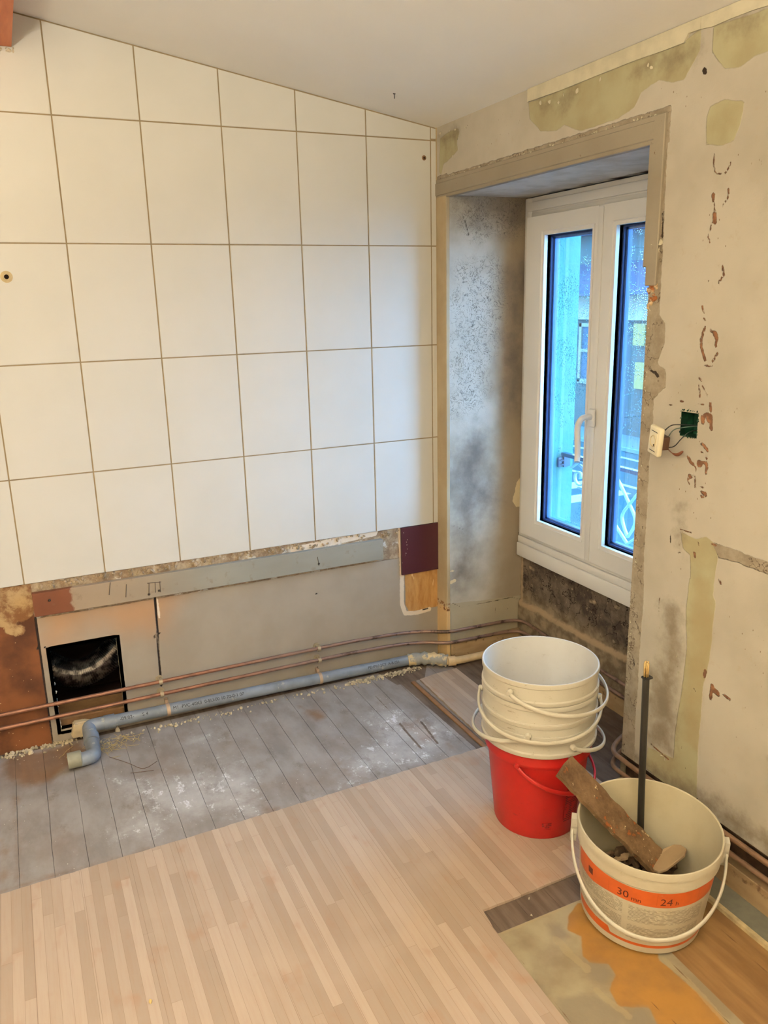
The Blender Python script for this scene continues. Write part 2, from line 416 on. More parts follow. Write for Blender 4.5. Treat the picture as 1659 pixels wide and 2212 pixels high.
# ---- tiled wall (y = 0)
def pxs(l, ax, val, i, j, ox=0, oy=0, k=1.0):
    out = []
    for u, v in l:
        q = at(u / k + ox, v / k + oy, ax, val); out.append((q[i], q[j]))
    return out
HX0, HX1, HZ0, HZ1 = -1.474, -1.262, .030, .333
xs = lin(-2.2, 0, .008, (HX0, HX1)); zs = lin(-.02, .60, .008, (HZ0, HZ1))
PL = lambda *l: pxs(l, 1, 0, 0, 2)
def LW(name):
    def f(U, V):
        if name == 'mdf': return field(sd_poly(U, V, [(-3, -.1), (-1.506, -.1), (-1.506, .47), (-3, .47)]), .01)
        if name == 'glue': return field(np.minimum(sd_poly(U, V, [(-1.505, .45), (-.165, .45), (-.165, .62), (-1.505, .62)]), sd_poly(U, V, [(-.25, .5), (-.17, .45), (-.165, .62), (-.3, .62)])), .01)
        if name == 'tan': return field(np.minimum(sd_poly(U, V, [(-2.3, .46), (-1.60, .44), (-1.52, .455), (-1.503, .47), (-1.503, .7), (-2.3, .7)]), sd_line(U, V, [(-1.58, .43), (-1.56, .42)], .02)), .02)
        if name == 'osb': return field(sd_poly(U, V, [(-.150, .40), (.02, .40), (.02, .215), (-.05, .212), (-.135, .215), (-.150, .25)]), .01)
        if name == 'plaster':
            return field(union(U, V, [sd_line(U, V, [(-.168, .58), (-.163, .4), (-.165, .25), (-.15, .21), (-.1, .203), (-.04, .208)], .009),
                                      sd_poly(U, V, [(-.62, .56), (-.40, .575), (-.26, .58), (-.27, .555), (-.45, .545), (-.62, .535)]),
                                      sd_line(U, V, [(-1.115, .45), (-1.11, .38)], .004)]), .01)
        if name == 'warm':
            return np.clip(field(sd_poly(U, V, [(-1.5, .5), (-1.0, .5), (-1.1, .3), (-1.25, .33), (-1.35, .38), (-1.5, .3)]), .12), 0, 1)
        if name == 'black':
            l = [sd_line(U, V, [(-1.119, .46), (-1.124, .3), (-1.128, .12)], .0042), sd_line(U, V, [(-1.504, .455), (-1.507, -.02)], .0036)]
            for u, v, r in ((333, 1376, .0045), (345, 1365, .0045), (97, 1398, .003), (684, 1282, .005), (699, 1329, .002), (868, 1329, .003), (686, 1442, .004), (80, 1400, .0035)):
                q = at(u, v, 1, 0); l.append(sd_line(U, V, [(q[0], q[2])], r))
            l.append(sd_line(U, V, [(-.07, .212), (-.045, .214)], .004))
            l.append(sd_line(U, V, [(-.003, .6), (-.003, 0)], .0015))
            return field(union(U, V, l), .006)
    return f
wall = grid('wall_back', xs, zs, lambda U, V: np.stack([U, np.zeros_like(U), V], -1),
            {k: LW(k) for k in ('mdf', 'glue', 'tan', 'osb', 'plaster', 'warm', 'black')}, M_lower,
            keep=lambda U, V: ~((U > HX0) & (U < HX1) & (V > HZ0) & (V < HZ1)))
tag(wall, kind='structure')
bm = bmesh.new()
prism(bm, [(XL, -.0052, .5765), (0.0, -.0052, .5765), (0.0, -.0052, cz(0)), (XL, -.0052, cz(XL))], (0, .05, 0))
box(bm, XL, -2.2, 0, .05, -.02, .58)
obj('grout', bm, M_grout, wall)
bm = bmesh.new()                                # broken edges of the opening and the cavity behind
box(bm, HX0 - .5, HX0 + .0, .013, .026, HZ0 - .04, HZ1 + .1)
for a in ((HX0 - .012, HX0, 0.0, .013, HZ0 - .01, HZ1 + .01), (HX1, HX1 + .012, 0.0, .013, HZ0 - .01, HZ1 + .01), (HX0, HX1, 0.0, .013, HZ1, HZ1 + .012), (HX0, HX1, 0, .013, HZ0 - .012, HZ0)):
    box(bm, *a)
for k in range(24):
    chip(bm, (HX0 - .001, .006, random.uniform(HZ0, HZ1 - .1)), random.uniform(.003, .008))
obj('opening_edge', bm, M_caulk, wall)
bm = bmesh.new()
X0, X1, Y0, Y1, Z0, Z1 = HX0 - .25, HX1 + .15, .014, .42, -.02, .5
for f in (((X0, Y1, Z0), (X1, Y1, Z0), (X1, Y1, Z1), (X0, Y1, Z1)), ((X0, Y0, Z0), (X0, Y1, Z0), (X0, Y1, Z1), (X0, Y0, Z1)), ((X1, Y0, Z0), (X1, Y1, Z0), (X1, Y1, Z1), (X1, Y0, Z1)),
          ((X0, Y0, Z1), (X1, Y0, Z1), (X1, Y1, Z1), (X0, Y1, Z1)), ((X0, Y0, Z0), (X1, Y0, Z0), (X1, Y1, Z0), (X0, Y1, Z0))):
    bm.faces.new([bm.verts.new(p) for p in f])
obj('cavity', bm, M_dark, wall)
# tiles: one mesh, each tile a bevelled slab, the top row cut to the slope of the ceiling
bm = bmesh.new(); rows = [.575, .9185, 1.2695, 1.6235, 1.979, 2.334]; TX = -.0225
cols = [(TX + .0, .0005)] + [(TX - .25 * (k + 1), TX - .25 * k) for k in range(13)]
def clip_tile(x0, x1, z0, z1):
    top = lambda x: cz(x) - .004
    if top(x0) <= z0 and top(x1) <= z0: return None
    if top(x0) >= z1 and top(x1) >= z1: return [(x0, z0), (x1, z0), (x1, z1), (x0, z1)]
    P = [(x0, z0), (x1, z0)]
    if top(x1) >= z1: P.append((x1, z1))
    else:
        if top(x1) > z0: P.append((x1, top(x1)))
        else: P[1] = ((cz(0) - .004 - z0) / SLOPE, z0)
        if top(x0) > z1: P.append(((cz(0) - .004 - z1) / SLOPE, z1))
    P.append((x0, min(z1, top(x0))))
    return P
for x0, x1 in cols:
    for z0, z1 in zip(rows, rows[1:]):
        gx = .0021; q = clip_tile(x0 + gx, x1 - gx * (0 if x1 > -.01 else 1), z0 + (gx if z0 > .6 else 0), z1 - gx)
        if not q: continue
        if x1 > -.01 and z1 > 2: q = [(x, z if z > 2 else 1.985) for x, z in q]
        dy = random.uniform(-.0004, .0004)
        f0 = [bm.verts.new((x, .001, z)) for x, z in q]; f1 = [bm.verts.new((x, -.0075 + dy, z)) for x, z in q]
        n = len(q); top = bm.faces.new(f1)
        for i in range(n): bm.faces.new((f0[i], f0[(i + 1) % n], f1[(i + 1) % n], f1[i]))
        bmesh.ops.bevel(bm, geom=list(top.edges), offset=.0012, segments=2, affect='EDGES')
obj('wall_tiles', bm, M_tile, wall)
# maroon tile left in the corner
bm = bmesh.new(); box(bm, -.167, -.002, -.009, .001, .378, .5735, .001, 2)
gm = G('maroon_glaze', .25, .5)
gm.col(gm.mix(gm.ss(gm.voro(70, vec=gm.sc(gm.pos(), 1, 1, .6)), .10, .05), srgb(74, 40, 46), srgb(72, 38, 44)))
o = obj('maroon_tile', bm, gm.m, wall); o['label'] = 'dark maroon tile'
bm = bmesh.new()                               # plaster drips on the maroon tile
for u, v in ((872, 1151), (880, 1166), (879, 1177), (880, 1186), (877, 1195), (876, 1199), (869, 1216), (878, 1171)):
    q = at(u, v, 1, -.009); chip(bm, (q[0], -.009, q[2]), random.uniform(.0012, .003), .6)
o = obj('plaster_drips', bm, M_caulk, wall)
# torn plaster between the tiles and the batten
bm = bmesh.new()
for k in range(150):
    x = random.uniform(-1.49, -.17); chip(bm, (x, -.002, random.uniform(.55, .574)), random.uniform(.003, .011), .5)
o = obj('torn_plaster', bm, plain('torn_plaster', srgb(176, 156, 130), .9, .1, var=.2, nscale=20), wall)

# ---- drill holes with plugs in the tiled wall
M_hole = plain('hole_dark', srgb(28, 20, 14), .9, .1)
def plug(u, v, r, label, grey):
    q = at(u, v, 1, -.0076)
    t = empty('wall_plug', (q[0], -.0076, q[2]), label, 'wall plug')
    b = bmesh.new(); lathe(b, [(0, .001), (r * .45, .001), (r * .48, .0016), (r * .62, .0022), (r * .66, .0012), (r, .0002), (r, 0)], 32)
    bmesh.ops.rotate(b, verts=b.verts, cent=(0, 0, 0), matrix=Matrix.Rotation(PI / 2, 3, 'X')); obj('collar', b, grey, t, ang=40)
    b = bmesh.new(); lathe(b, [(0, .0017), (r * .4, .0017), (r * .4, .0008)], 24)
    bmesh.ops.rotate(b, verts=b.verts, cent=(0, 0, 0), matrix=Matrix.Rotation(PI / 2, 3, 'X')); obj('hole', b, M_hole, t)
plug(14, 598, .017, 'round drill hole with a beige plug in the white tiles near the left edge', plain('plug_beige', srgb(208, 186, 142), .7))
plug(916, 341, .0085, 'small brown wall plug in the tile near the corner under the ceiling', plain('plug_brown', srgb(120, 88, 58), .7))

# ---- batten screwed to the wall under the tiles
t = empty('wall_batten', (-.875, 0, .503), 'long grey-green painted wooden batten screwed to the wall under the white tiles', 'batten')
g = G('batten_paint', .6, .3)
c = g.mix(g.ss(g.noise(5, 4, vec=g.sc(g.pos(), .3, 1, 1)), .3, .7), srgb(148, 146, 138), srgb(136, 132, 122))
xx = g.xyz(g.pos())
c = g.mix(g.m_('MULTIPLY', g.ss(g.m_('ADD', xx[0], g.m_('MULTIPLY', g.noise(4, 3), .3)), -.65, -1.25), .5), c, srgb(172, 140, 108))
c = g.mix(g.ss(g.m_('ADD', xx[0], g.m_('MULTIPLY', g.noise(28, 4), .05)), -1.355, -1.365), c, g.mix(g.noise(10, 3), srgb(128, 76, 50), srgb(92, 54, 40)))
c = g.mix(g.m_('MULTIPLY', g.ss(g.noise(34, 5), .6, .7), .35), c, srgb(120, 102, 84))
g.col(c); g.bump(g.noise(50, 4, vec=g.sc(g.pos(), .1, 1, 1)), .0006)
bm = bmesh.new(); box(bm, -.63, .623, -.022, -.001, -.04, .04, .0015, 2)
obj('rail', bm, g.m, t)
M_screw = plain('dull_screw', srgb(70, 60, 52), .5, .5, metal=.6)
for u, v in ((107, 1297), (344, 1276), (322, 1284), (689, 1218)):
    q = at(u, v, 1, -.0225); b = bmesh.new(); lathe(b, [(0, .002), (.003, .002), (.0045, 0)], 16)
    bmesh.ops.rotate(b, verts=b.verts, cent=(0, 0, 0), matrix=Matrix.Rotation(PI / 2, 3, 'X'))
    bmesh.ops.translate(b, verts=b.verts, vec=(q[0] + .875, -.022, q[2] - .503)); obj('screw', b, M_screw, t)
M_pen = plain('pencil', srgb(78, 66, 56), .8)
for l in (((238, 1258), (236, 1285)), ((273, 1262), (272, 1290)), ((322, 1260), (322, 1286)), ((335, 1258), (336, 1280)), ((345, 1256), (347, 1279)), ((686, 1203), (689, 1222)), ((318, 1260), (348, 1257))):
    b = bmesh.new(); P = [at(u, v, 1, -.0225) - np.array([-.875, 0, .503]) for u, v in l]; tube(b, P, .0012, 6); obj('pencil_mark', b, M_pen, t)

# ---- ceiling beam, its underside in view at the top left
g = G('stained_beam', .55, .4)
g.col(g.mix(g.ss(g.noise(30, 5, .6, vec=g.sc(g.pos(), 1, .1, 1)), .3, .7), srgb(206, 122, 78), srgb(176, 92, 56)))
bm = bmesh.new(); z0 = 2.147; prism(bm, [(-1.357, -.012, z0), (-1.357, -.012, cz(-1.357) - .001), (-1.50, -.012, cz(-1.50) - .001), (-1.50, -.012, z0)], (0, -1.15, 0))
o = obj('ceiling_beam', bm, g.m); tag(o, 'orange-brown stained wooden beam under the ceiling in the top left corner', 'beam')
bm = bmesh.new()
for k in range(26): chip(bm, (random.uniform(-1.40, -1.352), -.010, z0 - random.uniform(0, .012)), random.uniform(.003, .006), .4)
obj('plaster_smear', bm, M_caulk, o)

# ---- nail in the ceiling
q = at(852, 213, 0, -.30); q = (-.27, q[1] - .0, cz(-.27))
t0 = empty('ceiling_hook', (-.267, -.222, cz(-.267)), 'small rusty nail stub hanging from the white ceiling', 'nail')
b = bmesh.new(); tube(b, [(0, 0, .004), (0, 0, -.014)], .0012, 8); obj('shank', b, M_screw, t0)
b = bmesh.new(); lathe(b, [(0, -.001), (.004, -.001), (.0045, .001)], 16); obj('washer', b, M_screw, t0)

# ================================================================== WINDOW WALL (x = 0)
OY0, OY1, OZ = -1.110, -.080, 1.790            # opening
ys = lin(-1.80, 0, .006, (OY0, OY1)); zs = lin(.142, ZC + .004, .006, (OZ,))
def P_(pts, ox=0, oy=0, k=1.0): return pxs(pts, 0, 0, 1, 2, ox, oy, k)
C3 = (1100, 0, 2.968); C4 = (1300, 300, 4.022); C7 = (1380, 800, 4.42); C8 = (1300, 1250, 4.022)
def RWf(name):
    def f(U, V):
        sp = lambda l, c: sd_poly(U, V, P_(l, *c)); sl = lambda l, c, w: sd_line(U, V, P_(l, *c), w)
        if name == 'yellow':
            return field(union(U, V, [
                sp([(125, 660), (560, 480), (830, 380), (1140, 250), (1230, 180), (1225, 320), (1120, 510), (1050, 530), (960, 510), (850, 590), (800, 690), (700, 760), (460, 840), (350, 800), (300, 840), (200, 840), (130, 760)], C3),
                sp([(1310, 170), (1700, 40), (1700, 310), (1560, 370), (1480, 430), (1380, 440), (1300, 330)], C3),
                sp([(1290, 680), (1380, 640), (1510, 650), (1480, 800), (1440, 900), (1370, 930), (1262, 930), (1265, 760)], C3),
                sp([(400, 1540), (540, 1610), (640, 1590), (760, 1680), (750, 1800), (720, 2000), (690, 2240), (500, 2240), (490, 1760), (420, 1700)], C7),
                sp([(760, 0), (975, 0), (965, 160), (990, 200), (965, 400), (950, 600), (910, 820), (880, 930), (860, 1200), (835, 1500), (820, 1960), (560, 1800), (380, 1640), (400, 1460), (620, 1560), (640, 1300), (690, 1000), (740, 600), (730, 300)], C8),
                sp([(420, 490), (600, 360), (740, 310), (760, 400), (720, 560), (740, 700), (590, 860), (480, 960), (440, 1130), (405, 1100)], (900, 240, 8.295))]), .015)
        if name == 'ochre':
            return field(union(U, V, [sp([(800, 0), (965, 0), (950, 600), (880, 930), (835, 1500), (720, 1400), (760, 700)], C8)]), .03)
        if name == 'grime_shade':
            return field(union(U, V, [
                sp([(520, 220), (720, 230), (700, 600), (670, 900), (630, 1400), (600, 1520), (410, 1430), (400, 800), (520, 700)], C8),
                sp([(780, 490), (830, 400), (1150, 260), (1230, 190), (1220, 340), (1130, 440), (980, 440)], C3),
                sp([(190, 660), (440, 560), (430, 620), (330, 680), (240, 690)], C3),
                sp([(430, 490), (600, 360), (750, 320), (700, 560), (520, 620)], (900, 240, 8.295)),
                sp([(1340, 150), (1700, 60), (1700, 110), (1400, 200)], C3),
                sp([(350, 1280), (420, 1300), (420, 1750), (340, 1700)], C7),
                sp([(850, 1950), (1444, 2300), (1444, 2400), (820, 2010)], C8),
                sd_poly(U, V, [(-1.8, .14), (-1.8, .21), (-1.42, .20), (-1.2, .17), (-1.11, .2), (-1.11, .14)])]), .065)  # last two strips paint the shadow at the wall foot; the others are grime
        if name == 'bare':
            edge = [(1449, 235), (1441, 330), (1437, 420), (1433, 520), (1428, 610), (1424, 680), (1437, 700), (1436, 740), (1420, 785), (1438, 800), (1437, 835), (1412, 862), (1411, 900), (1402, 1000), (1398, 1100), (1391, 1200), (1390, 1300), (1382, 1400), (1378, 1480), (1372, 1560), (1370, 1660)]
            return field(union(U, V, [
                sd_poly(U, V, P_(edge) + [(-1.05, .1), (-1.05, 1.86)]),
                sp([(700, 1640), (880, 1700), (1300, 1860), (1300, 1975), (900, 1820), (760, 1790)], C7),
                sd_poly(U, V, [(-1.15, 1.86), (0, 1.855), (0, 1.78), (-1.15, 1.78)]),
                sd_poly(U, V, [(.02, 1.86), (-.085, 1.86), (-.085, .0), (.02, 0)])]), .012)
        if name == 'rust':
            L = [([(990, 105), (970, 200), (985, 295)], .0012), ([(985, 295), (1060, 310)], .0006), ([(1120, 210), (1075, 300)], .0018), ([(1100, 430), (1105, 500), (1045, 590)], .0014), ([(970, 485), (968, 520)], .004), ([(972, 530), (982, 630)], .001),
                 ([(980, 650), (982, 725)], .0048), ([(955, 740), (925, 850), (940, 905)], .0012), ([(1050, 1105), (1062, 1180), (1020, 1245)], .0022), ([(870, 1445), (885, 1510)], .0015), ([(885, 1560), (912, 1580)], .0014),
                 ([(895, 1640), (865, 1740), (862, 1800), (885, 1880), (900, 1930)], .0030), ([(940, 1660), (975, 1690)], .002), ([(985, 1690), (995, 1720)], .0052), ([(1000, 1730), (990, 1800)], .003), ([(1005, 1860), (960, 1940)], .0022), ([(880, 1980), (960, 1970)], .001), ([(850, 2080), (870, 2100)], .002), ([(925, 1240)], .002), ([(1070, 950)], .0015)]
            l = [sl(a, C4, w) for a, w in L]
            L = [([(575, 140), (585, 260)], .0014), ([(600, 140), (660, 250)], .0008), ([(682, 310), (686, 380)], .003), ([(612, 500), (606, 450), (650, 420), (688, 430), (690, 560)], .0042), ([(660, 440), (655, 480)], .003), ([(600, 700), (640, 740), (655, 765)], .003), ([(590, 780), (610, 782)], .001), ([(640, 830), (655, 840)], .002),
                 ([(470, 825), (490, 870), (525, 905)], .0034), ([(580, 892)], .0085), ([(610, 880), (645, 880), (650, 930), (640, 985)], .003), ([(488, 1012)], .0055), ([(465, 1030), (470, 1060), (488, 1095)], .001), ([(545, 935), (530, 1000), (538, 1060), (540, 1130)], .0016), ([(575, 1120), (620, 1115)], .0012), ([(595, 1165), (635, 1165), (640, 1195), (600, 1210)], .0026),
                 ([(400, 295), (425, 298)], .0016), ([(290, 330), (318, 330)], .0008), ([(535, 330), (620, 325)], .0012), ([(395, 1520), (500, 1550)], .0012), ([(570, 1640), (575, 1680)], .0016), ([(700, 1660), (740, 1670)], .0022), ([(530, 1740), (535, 1780)], .003), ([(370, 1740), (400, 1745)], .002)]
            l += [sl(a, C7, w) for a, w in L]
            L = [([(960, 925), (945, 1040)], .004), ([(965, 960), (1010, 1000)], .006), ([(1060, 1005), (1110, 1050)], .003), ([(505, 170), (500, 290)], .0015), ([(900, 800), (890, 850)], .004), ([(1020, 10), (1035, 45)], .002), ([(430, 1440), (580, 1570)], .002)]
            l += [sl(a, C8, w) for a, w in L]
            return field(union(U, V, l) - .0007, .006)
        if name == 'black':
            l = [sl([(1250, 450), (1256, 462)], C3, .006), sl([(300, 1560), (303, 1650)], C7, .0022), sl([(730, 1645)], C8, .003), sl([(750, 960), (810, 950), (825, 970), (800, 985)], C8, .0008), sl([(695, 1460), (690, 1475)], C8, .001),
                 sl([(935, 625)], C8, .002), sl([(830, 1920)], C8, .005), sl([(1120, 370)], C8, .0018), sl([(255, 700), (290, 720), (270, 775)], C8, .0025), sl([(290, 370), (310, 400), (325, 480)], C8, .0015), sl([(160, 20), (180, 60)], C7, .004), sl([(10, 1528), (30, 1528)], C7, .0018),
                 sl([(455, 670), (455, 790)], C4, .002), sl([(530, 640), (525, 860)], C4, .003), sl([(425, 2010), (500, 2060)], C4, .003), sl([(1075, 600)], C3, .001), sl([(590, 258)], (900, 240, 8.295), .0022), sl([(915, 245), (895, 300), (905, 360)], (900, 240, 8.295), .0012), sl([(1465, 208)], (900, 240, 8.295), .0016), sl([(770, 430), (720, 520)], (900, 240, 8.295), .0014)]
            return field(union(U, V, l), .006)
    return f
def holek(U, V):
    k = ~((U > OY0) & (U < OY1) & (V < OZ))
    return k & ~((U > -1.300) & (U < -1.249) & (V > 1.098) & (V < 1.158))
rw = grid('wall_right', ys, zs, lambda U, V: np.stack([0.0 * U, U, V], -1), {k: RWf(k) for k in ('yellow', 'ochre', 'grime_shade', 'bare', 'rust', 'black')}, M_rwall, keep=holek)
tag(rw, kind='structure')
bm = bmesh.new(); box(bm, 0.0, .08, YB, -1.80, .0, cz(0)); obj('wall_panel', bm, M_wallp, rw)
# inner face under the plaster edge, the skirting board and the dark gap the pipes run in
g = G('dusty_gap', .9, .1); g.col(g.mix(g.ss(g.noise(20, 5), .35, .65), srgb(88, 70, 54), srgb(52, 40, 32))); M_gap = g.m
bm = bmesh.new(); box(bm, .022, .08, -1.80, OY0, -.01, .15); box(bm, 0.0, .03, -1.80, OY0, .139, .1425)
obj('pipe_gap', bm, M_gap, rw)
g = G('old_skirting', .6, .3)
c = g.mix(g.ss(g.noise(20, 5, vec=g.sc(g.pos(), .3, .3, 1)), .3, .7), srgb(172, 146, 110), srgb(148, 120, 88))
g.col(g.mix(g.ss(g.noise(30, 5), .58, .7), c, srgb(110, 84, 62))); M_skirt = g.m
bm = bmesh.new(); box(bm, -.012, .02, -3.0, OY0 + .002, -.008, .060, .002)
tag(obj('baseboard_right', bm, M_skirt), kind='structure')
# left reveal (y = -0.08)
xs2 = lin(0, .36, .005); zs2 = lin(-.01, OZ, .006)
YR = -.080
R_ = lambda pts, ox=0, oy=0, k=1.0: pxs(pts, 1, YR, 0, 2, ox, oy, k)
A3 = (920, 220, 3.072); A4 = (920, 900, 3.072); A5 = (860, 1100, 5.184)
def RVf(name):
    def f(U, V):
        if name == 'smoke': return field(union(U, V, [sd_poly(U, V, R_([(230, 200), (340, 60), (420, 120), (400, 420), (500, 560), (450, 640), (330, 560), (310, 900), (270, 1050), (150, 1180), (160, 1080), (230, 900), (230, 640), (160, 420), (170, 260)], *A4)),
                                                          sd_poly(U, V, R_([(250, 600), (660, 640), (640, 800), (500, 820), (300, 760)], *A3)), sd_poly(U, V, R_([(540, 1100), (650, 1100), (640, 2100), (520, 2000)], *A3))]), .11)
        if name == 'speck': return field(union(U, V, [sd_poly(U, V, R_([(200, 1050), (460, 1000), (560, 1300), (450, 1700), (400, 2050), (140, 2100), (150, 1400)], *A3)), sd_poly(U, V, R_([(150, 620), (650, 650), (650, 900), (300, 950), (200, 800)], *A3))]), .14)
        if name == 'lower': return field(sd_poly(U, V, [(0, -.1), (.5, -.1), (.5, .215), (.2, .235), (0, .25)]), .02)
        if name == 'crack':
            return field(union(U, V, [sd_line(U, V, R_([(560, 1080), (620, 1055), (700, 1095), (880, 1060), (1000, 1040), (1060, 1030), (1180, 1000), (1280, 985), (1350, 1010)], *A5), .0012),
                                      sd_line(U, V, R_([(570, 180), (650, 195), (700, 215), (760, 235)], *A5), .0010), sd_line(U, V, R_([(1365, 1000), (1360, 1100), (1350, 1230)], *A5), .002),
                                      sd_line(U, V, R_([(1090, 1080), (1085, 1160)], *A5), .0006), sd_line(U, V, R_([(150, 1660), (260, 1650), (360, 1670)], *A3), .001), sd_line(U, V, R_([(250, 760), (285, 890)], *A3), .002),
                                      sd_line(U, V, R_([(1225, 1110)], *A5), .003), sd_line(U, V, R_([(1350, 270)], *A5), .003), sd_line(U, V, [(.006, 1.79), (.004, .25)], .0012)]), .006)
        if name == 'cream': return field(union(U, V, [sd_line(U, V, [(.0, 1.8), (.001, .25)], .004), sd_poly(U, V, R_([(645, 480), (655, 360), (600, 440), (575, 560), (600, 600), (640, 590)], *A4)), sd_line(U, V, [(.352, 1.8), (.352, .4)], .008), sd_line(U, V, R_([(500, 700), (620, 690)], *A5), .003), sd_line(U, V, R_([(590, 820), (630, 800)], *A5), .007)]), .012)
    return f
grid('reveal_plaster', xs2, zs2, lambda U, V: np.stack([U, YR + .002 * np.sin(V * 9 + U * 12), V], -1), {k: RVf(k) for k in ('smoke', 'speck', 'lower', 'crack', 'cream')}, M_reveal, parent=rw)
# wall under the window (x = .35)
ys3 = lin(-1.0, YR, .008); zs3 = lin(-.01, .45, .008)
B4 = (1110, 1080, 5.267)
Q_ = lambda pts, ox=0, oy=0, k=1.0: pxs(pts, 0, .35, 1, 2, ox, oy, k)
def UWf(U, V): return field(union(U, V, [sd_line(U, V, Q_(l, *B4), w) for l, w in (([(100, 1175), (300, 1260), (600, 1440), (900, 1600), (1280, 1800)], .009), ([(185, 770), (225, 790)], .005), ([(870, 1150), (930, 1165)], .005), ([(1150, 1220), (1195, 1222)], .004), ([(95, 600), (90, 1150)], .008))]), .014)
under = grid('wall_under_window', ys3, zs3, lambda U, V: np.stack([.35 + 0 * U - np.clip((.21 - V) * 1.2, 0, .012), U, V], -1), {'pale': UWf}, M_under, parent=rw)
# right reveal (splayed, seen only from the side), soffit, floor of the recess
bm = bmesh.new()
for f in (((0, OY0, -.01), (.36, -.985, -.01), (.36, -.985, OZ), (0, OY0, OZ)),):
    bm.faces.new([bm.verts.new(p) for p in f])
g = G('reveal_dusty', .85, .2); g.col(g.mix(g.ss(g.noise(9, 5), .3, .7), srgb(190, 176, 150), srgb(150, 132, 106))); g.bump(g.noise(40, 5), .002)
obj('reveal_right', bm, g.m, rw)
bm = bmesh.new(); box(bm, .004, .384, OY0 - .05, .05, OZ, OZ + .06)
g = G('soffit_paint', .8, .2)
c = g.mix(g.ss(g.noise(12, 5), .35, .7), srgb(206, 202, 196), srgb(184, 178, 168))
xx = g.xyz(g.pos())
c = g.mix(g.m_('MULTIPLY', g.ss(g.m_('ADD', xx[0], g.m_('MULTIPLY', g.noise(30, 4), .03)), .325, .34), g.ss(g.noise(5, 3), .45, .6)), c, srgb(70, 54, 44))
g.col(c); obj('soffit', bm, g.m, rw)
# wall thickness outside the room
M_render = plain('pale_cyan_render', (.09, .24, .20, 1), .9, .1, nscale=30, var=.03, bump=.004, obj=False)
M_ext = plain('grey_stone', srgb(150, 160, 170), .9, .1, nscale=9, obj=False)
bm = bmesh.new()
box(bm, .385, .548, -.14, 3.2, -3, 3.2); box(bm, .385, .548, -4.0, -.93, -3, 3.2); box(bm, .385, .548, -.93, -.14, 1.76, 3.2); box(bm, .385, .548, -.93, -.14, -3, .40)
o = obj('outer_wall', bm, M_render, rw)
bm = bmesh.new(); box(bm, .08, .385, -4.0, -1.13, -.01, 2.3); box(bm, .0, .385, .055, .3, -.3, 2.4); box(bm, .36, .385, -.985, -.08, -.01, .40); box(bm, .05, .385, -1.2, .05, OZ + .06, 2.3)
obj('wall_core', bm, M_ext, rw)
# painted wooden casing round the opening
g = G('casing_paint', .55, .35)
c = g.mix(g.ss(g.noise(4, 4), .3, .7), srgb(152, 141, 123), srgb(141, 129, 111))
c = g.mix(g.ss(g.noise(60, 5, .7), .66, .72), c, srgb(112, 88, 62)); g.col(c); g.bump(g.noise(80, 4), .0006); M_cas = g.m
bm = bmesh.new(); box(bm, -.006, .012, -1.136, -.001, OZ + .004, OZ + .046, .002); box(bm, -.003, .02, -1.118, -.004, OZ - .006, OZ + .006, .002)
box(bm, -.003, .004, -1.140, -.0, OZ + .044, OZ + .058, .0015)
tag(obj('trim_1', bm, M_cas), kind='structure')
bm = bmesh.new(); box(bm, -.0075, .016, -1.1395, -1.102, 1.455, OZ + .057, .002); box(bm, -.002, .02, -1.108, -1.085, 1.50, OZ, .002)
tag(obj('trim_2', bm, M_cas), kind='structure')
g = G('corner_strip_paint', .6, .3)
c = g.mix(g.ss(g.noise(6, 4), .3, .7), srgb(184, 166, 134), srgb(170, 150, 118)); z = g.xyz(g.pos())[2]
c = g.mix(g.ss(g.m_('ADD', z, g.m_('MULTIPLY', g.noise(40, 4), .04)), .262, .245), c, srgb(214, 180, 130))
c = g.mix(g.m_('MULTIPLY', g.ss(g.m_('ABSOLUTE', g.m_('SUBTRACT', z, .235)), .02, .012), g.ss(g.noise(60, 4), .5, .56)), c, srgb(124, 78, 44)); g.col(c)
bm = bmesh.new(); box(bm, -.004, .012, -.082, -.012, 0, OZ, .003, 2); box(bm, -.003, .006, -.012, .0, 0, ZC)
tag(obj('trim_3', bm, g.m), kind='structure')
# lighter ragged coat of plaster left along the ceiling
M_coat = plain('paint_coat', srgb(204, 194, 168), .75, .25, nscale=20, obj=False)
bm = bmesh.new()
pl = P_([(125, 655), (200, 628), (350, 575), (560, 490), (830, 383), (1000, 325), (1090, 290), (1130, 275), (1148, 240), (1160, 215), (1235, 188)], *C3)
up = [(y, ZC - .0005) for y, z in pl][::-1]
prism(bm, [(-.0002, y, z) for y, z in pl + up], (-.0055, 0, 0))
pl = P_([(1235, 188), (1310, 172), (1430, 120), (1560, 70), (1720, 20)], *C3); up = [(y, ZC - .0005) for y, z in pl][::-1]
prism(bm, [(-.0002, y, z) for y, z in pl + up], (-.0045, 0, 0))
tag(obj('trim_4', bm, M_coat), kind='structure')
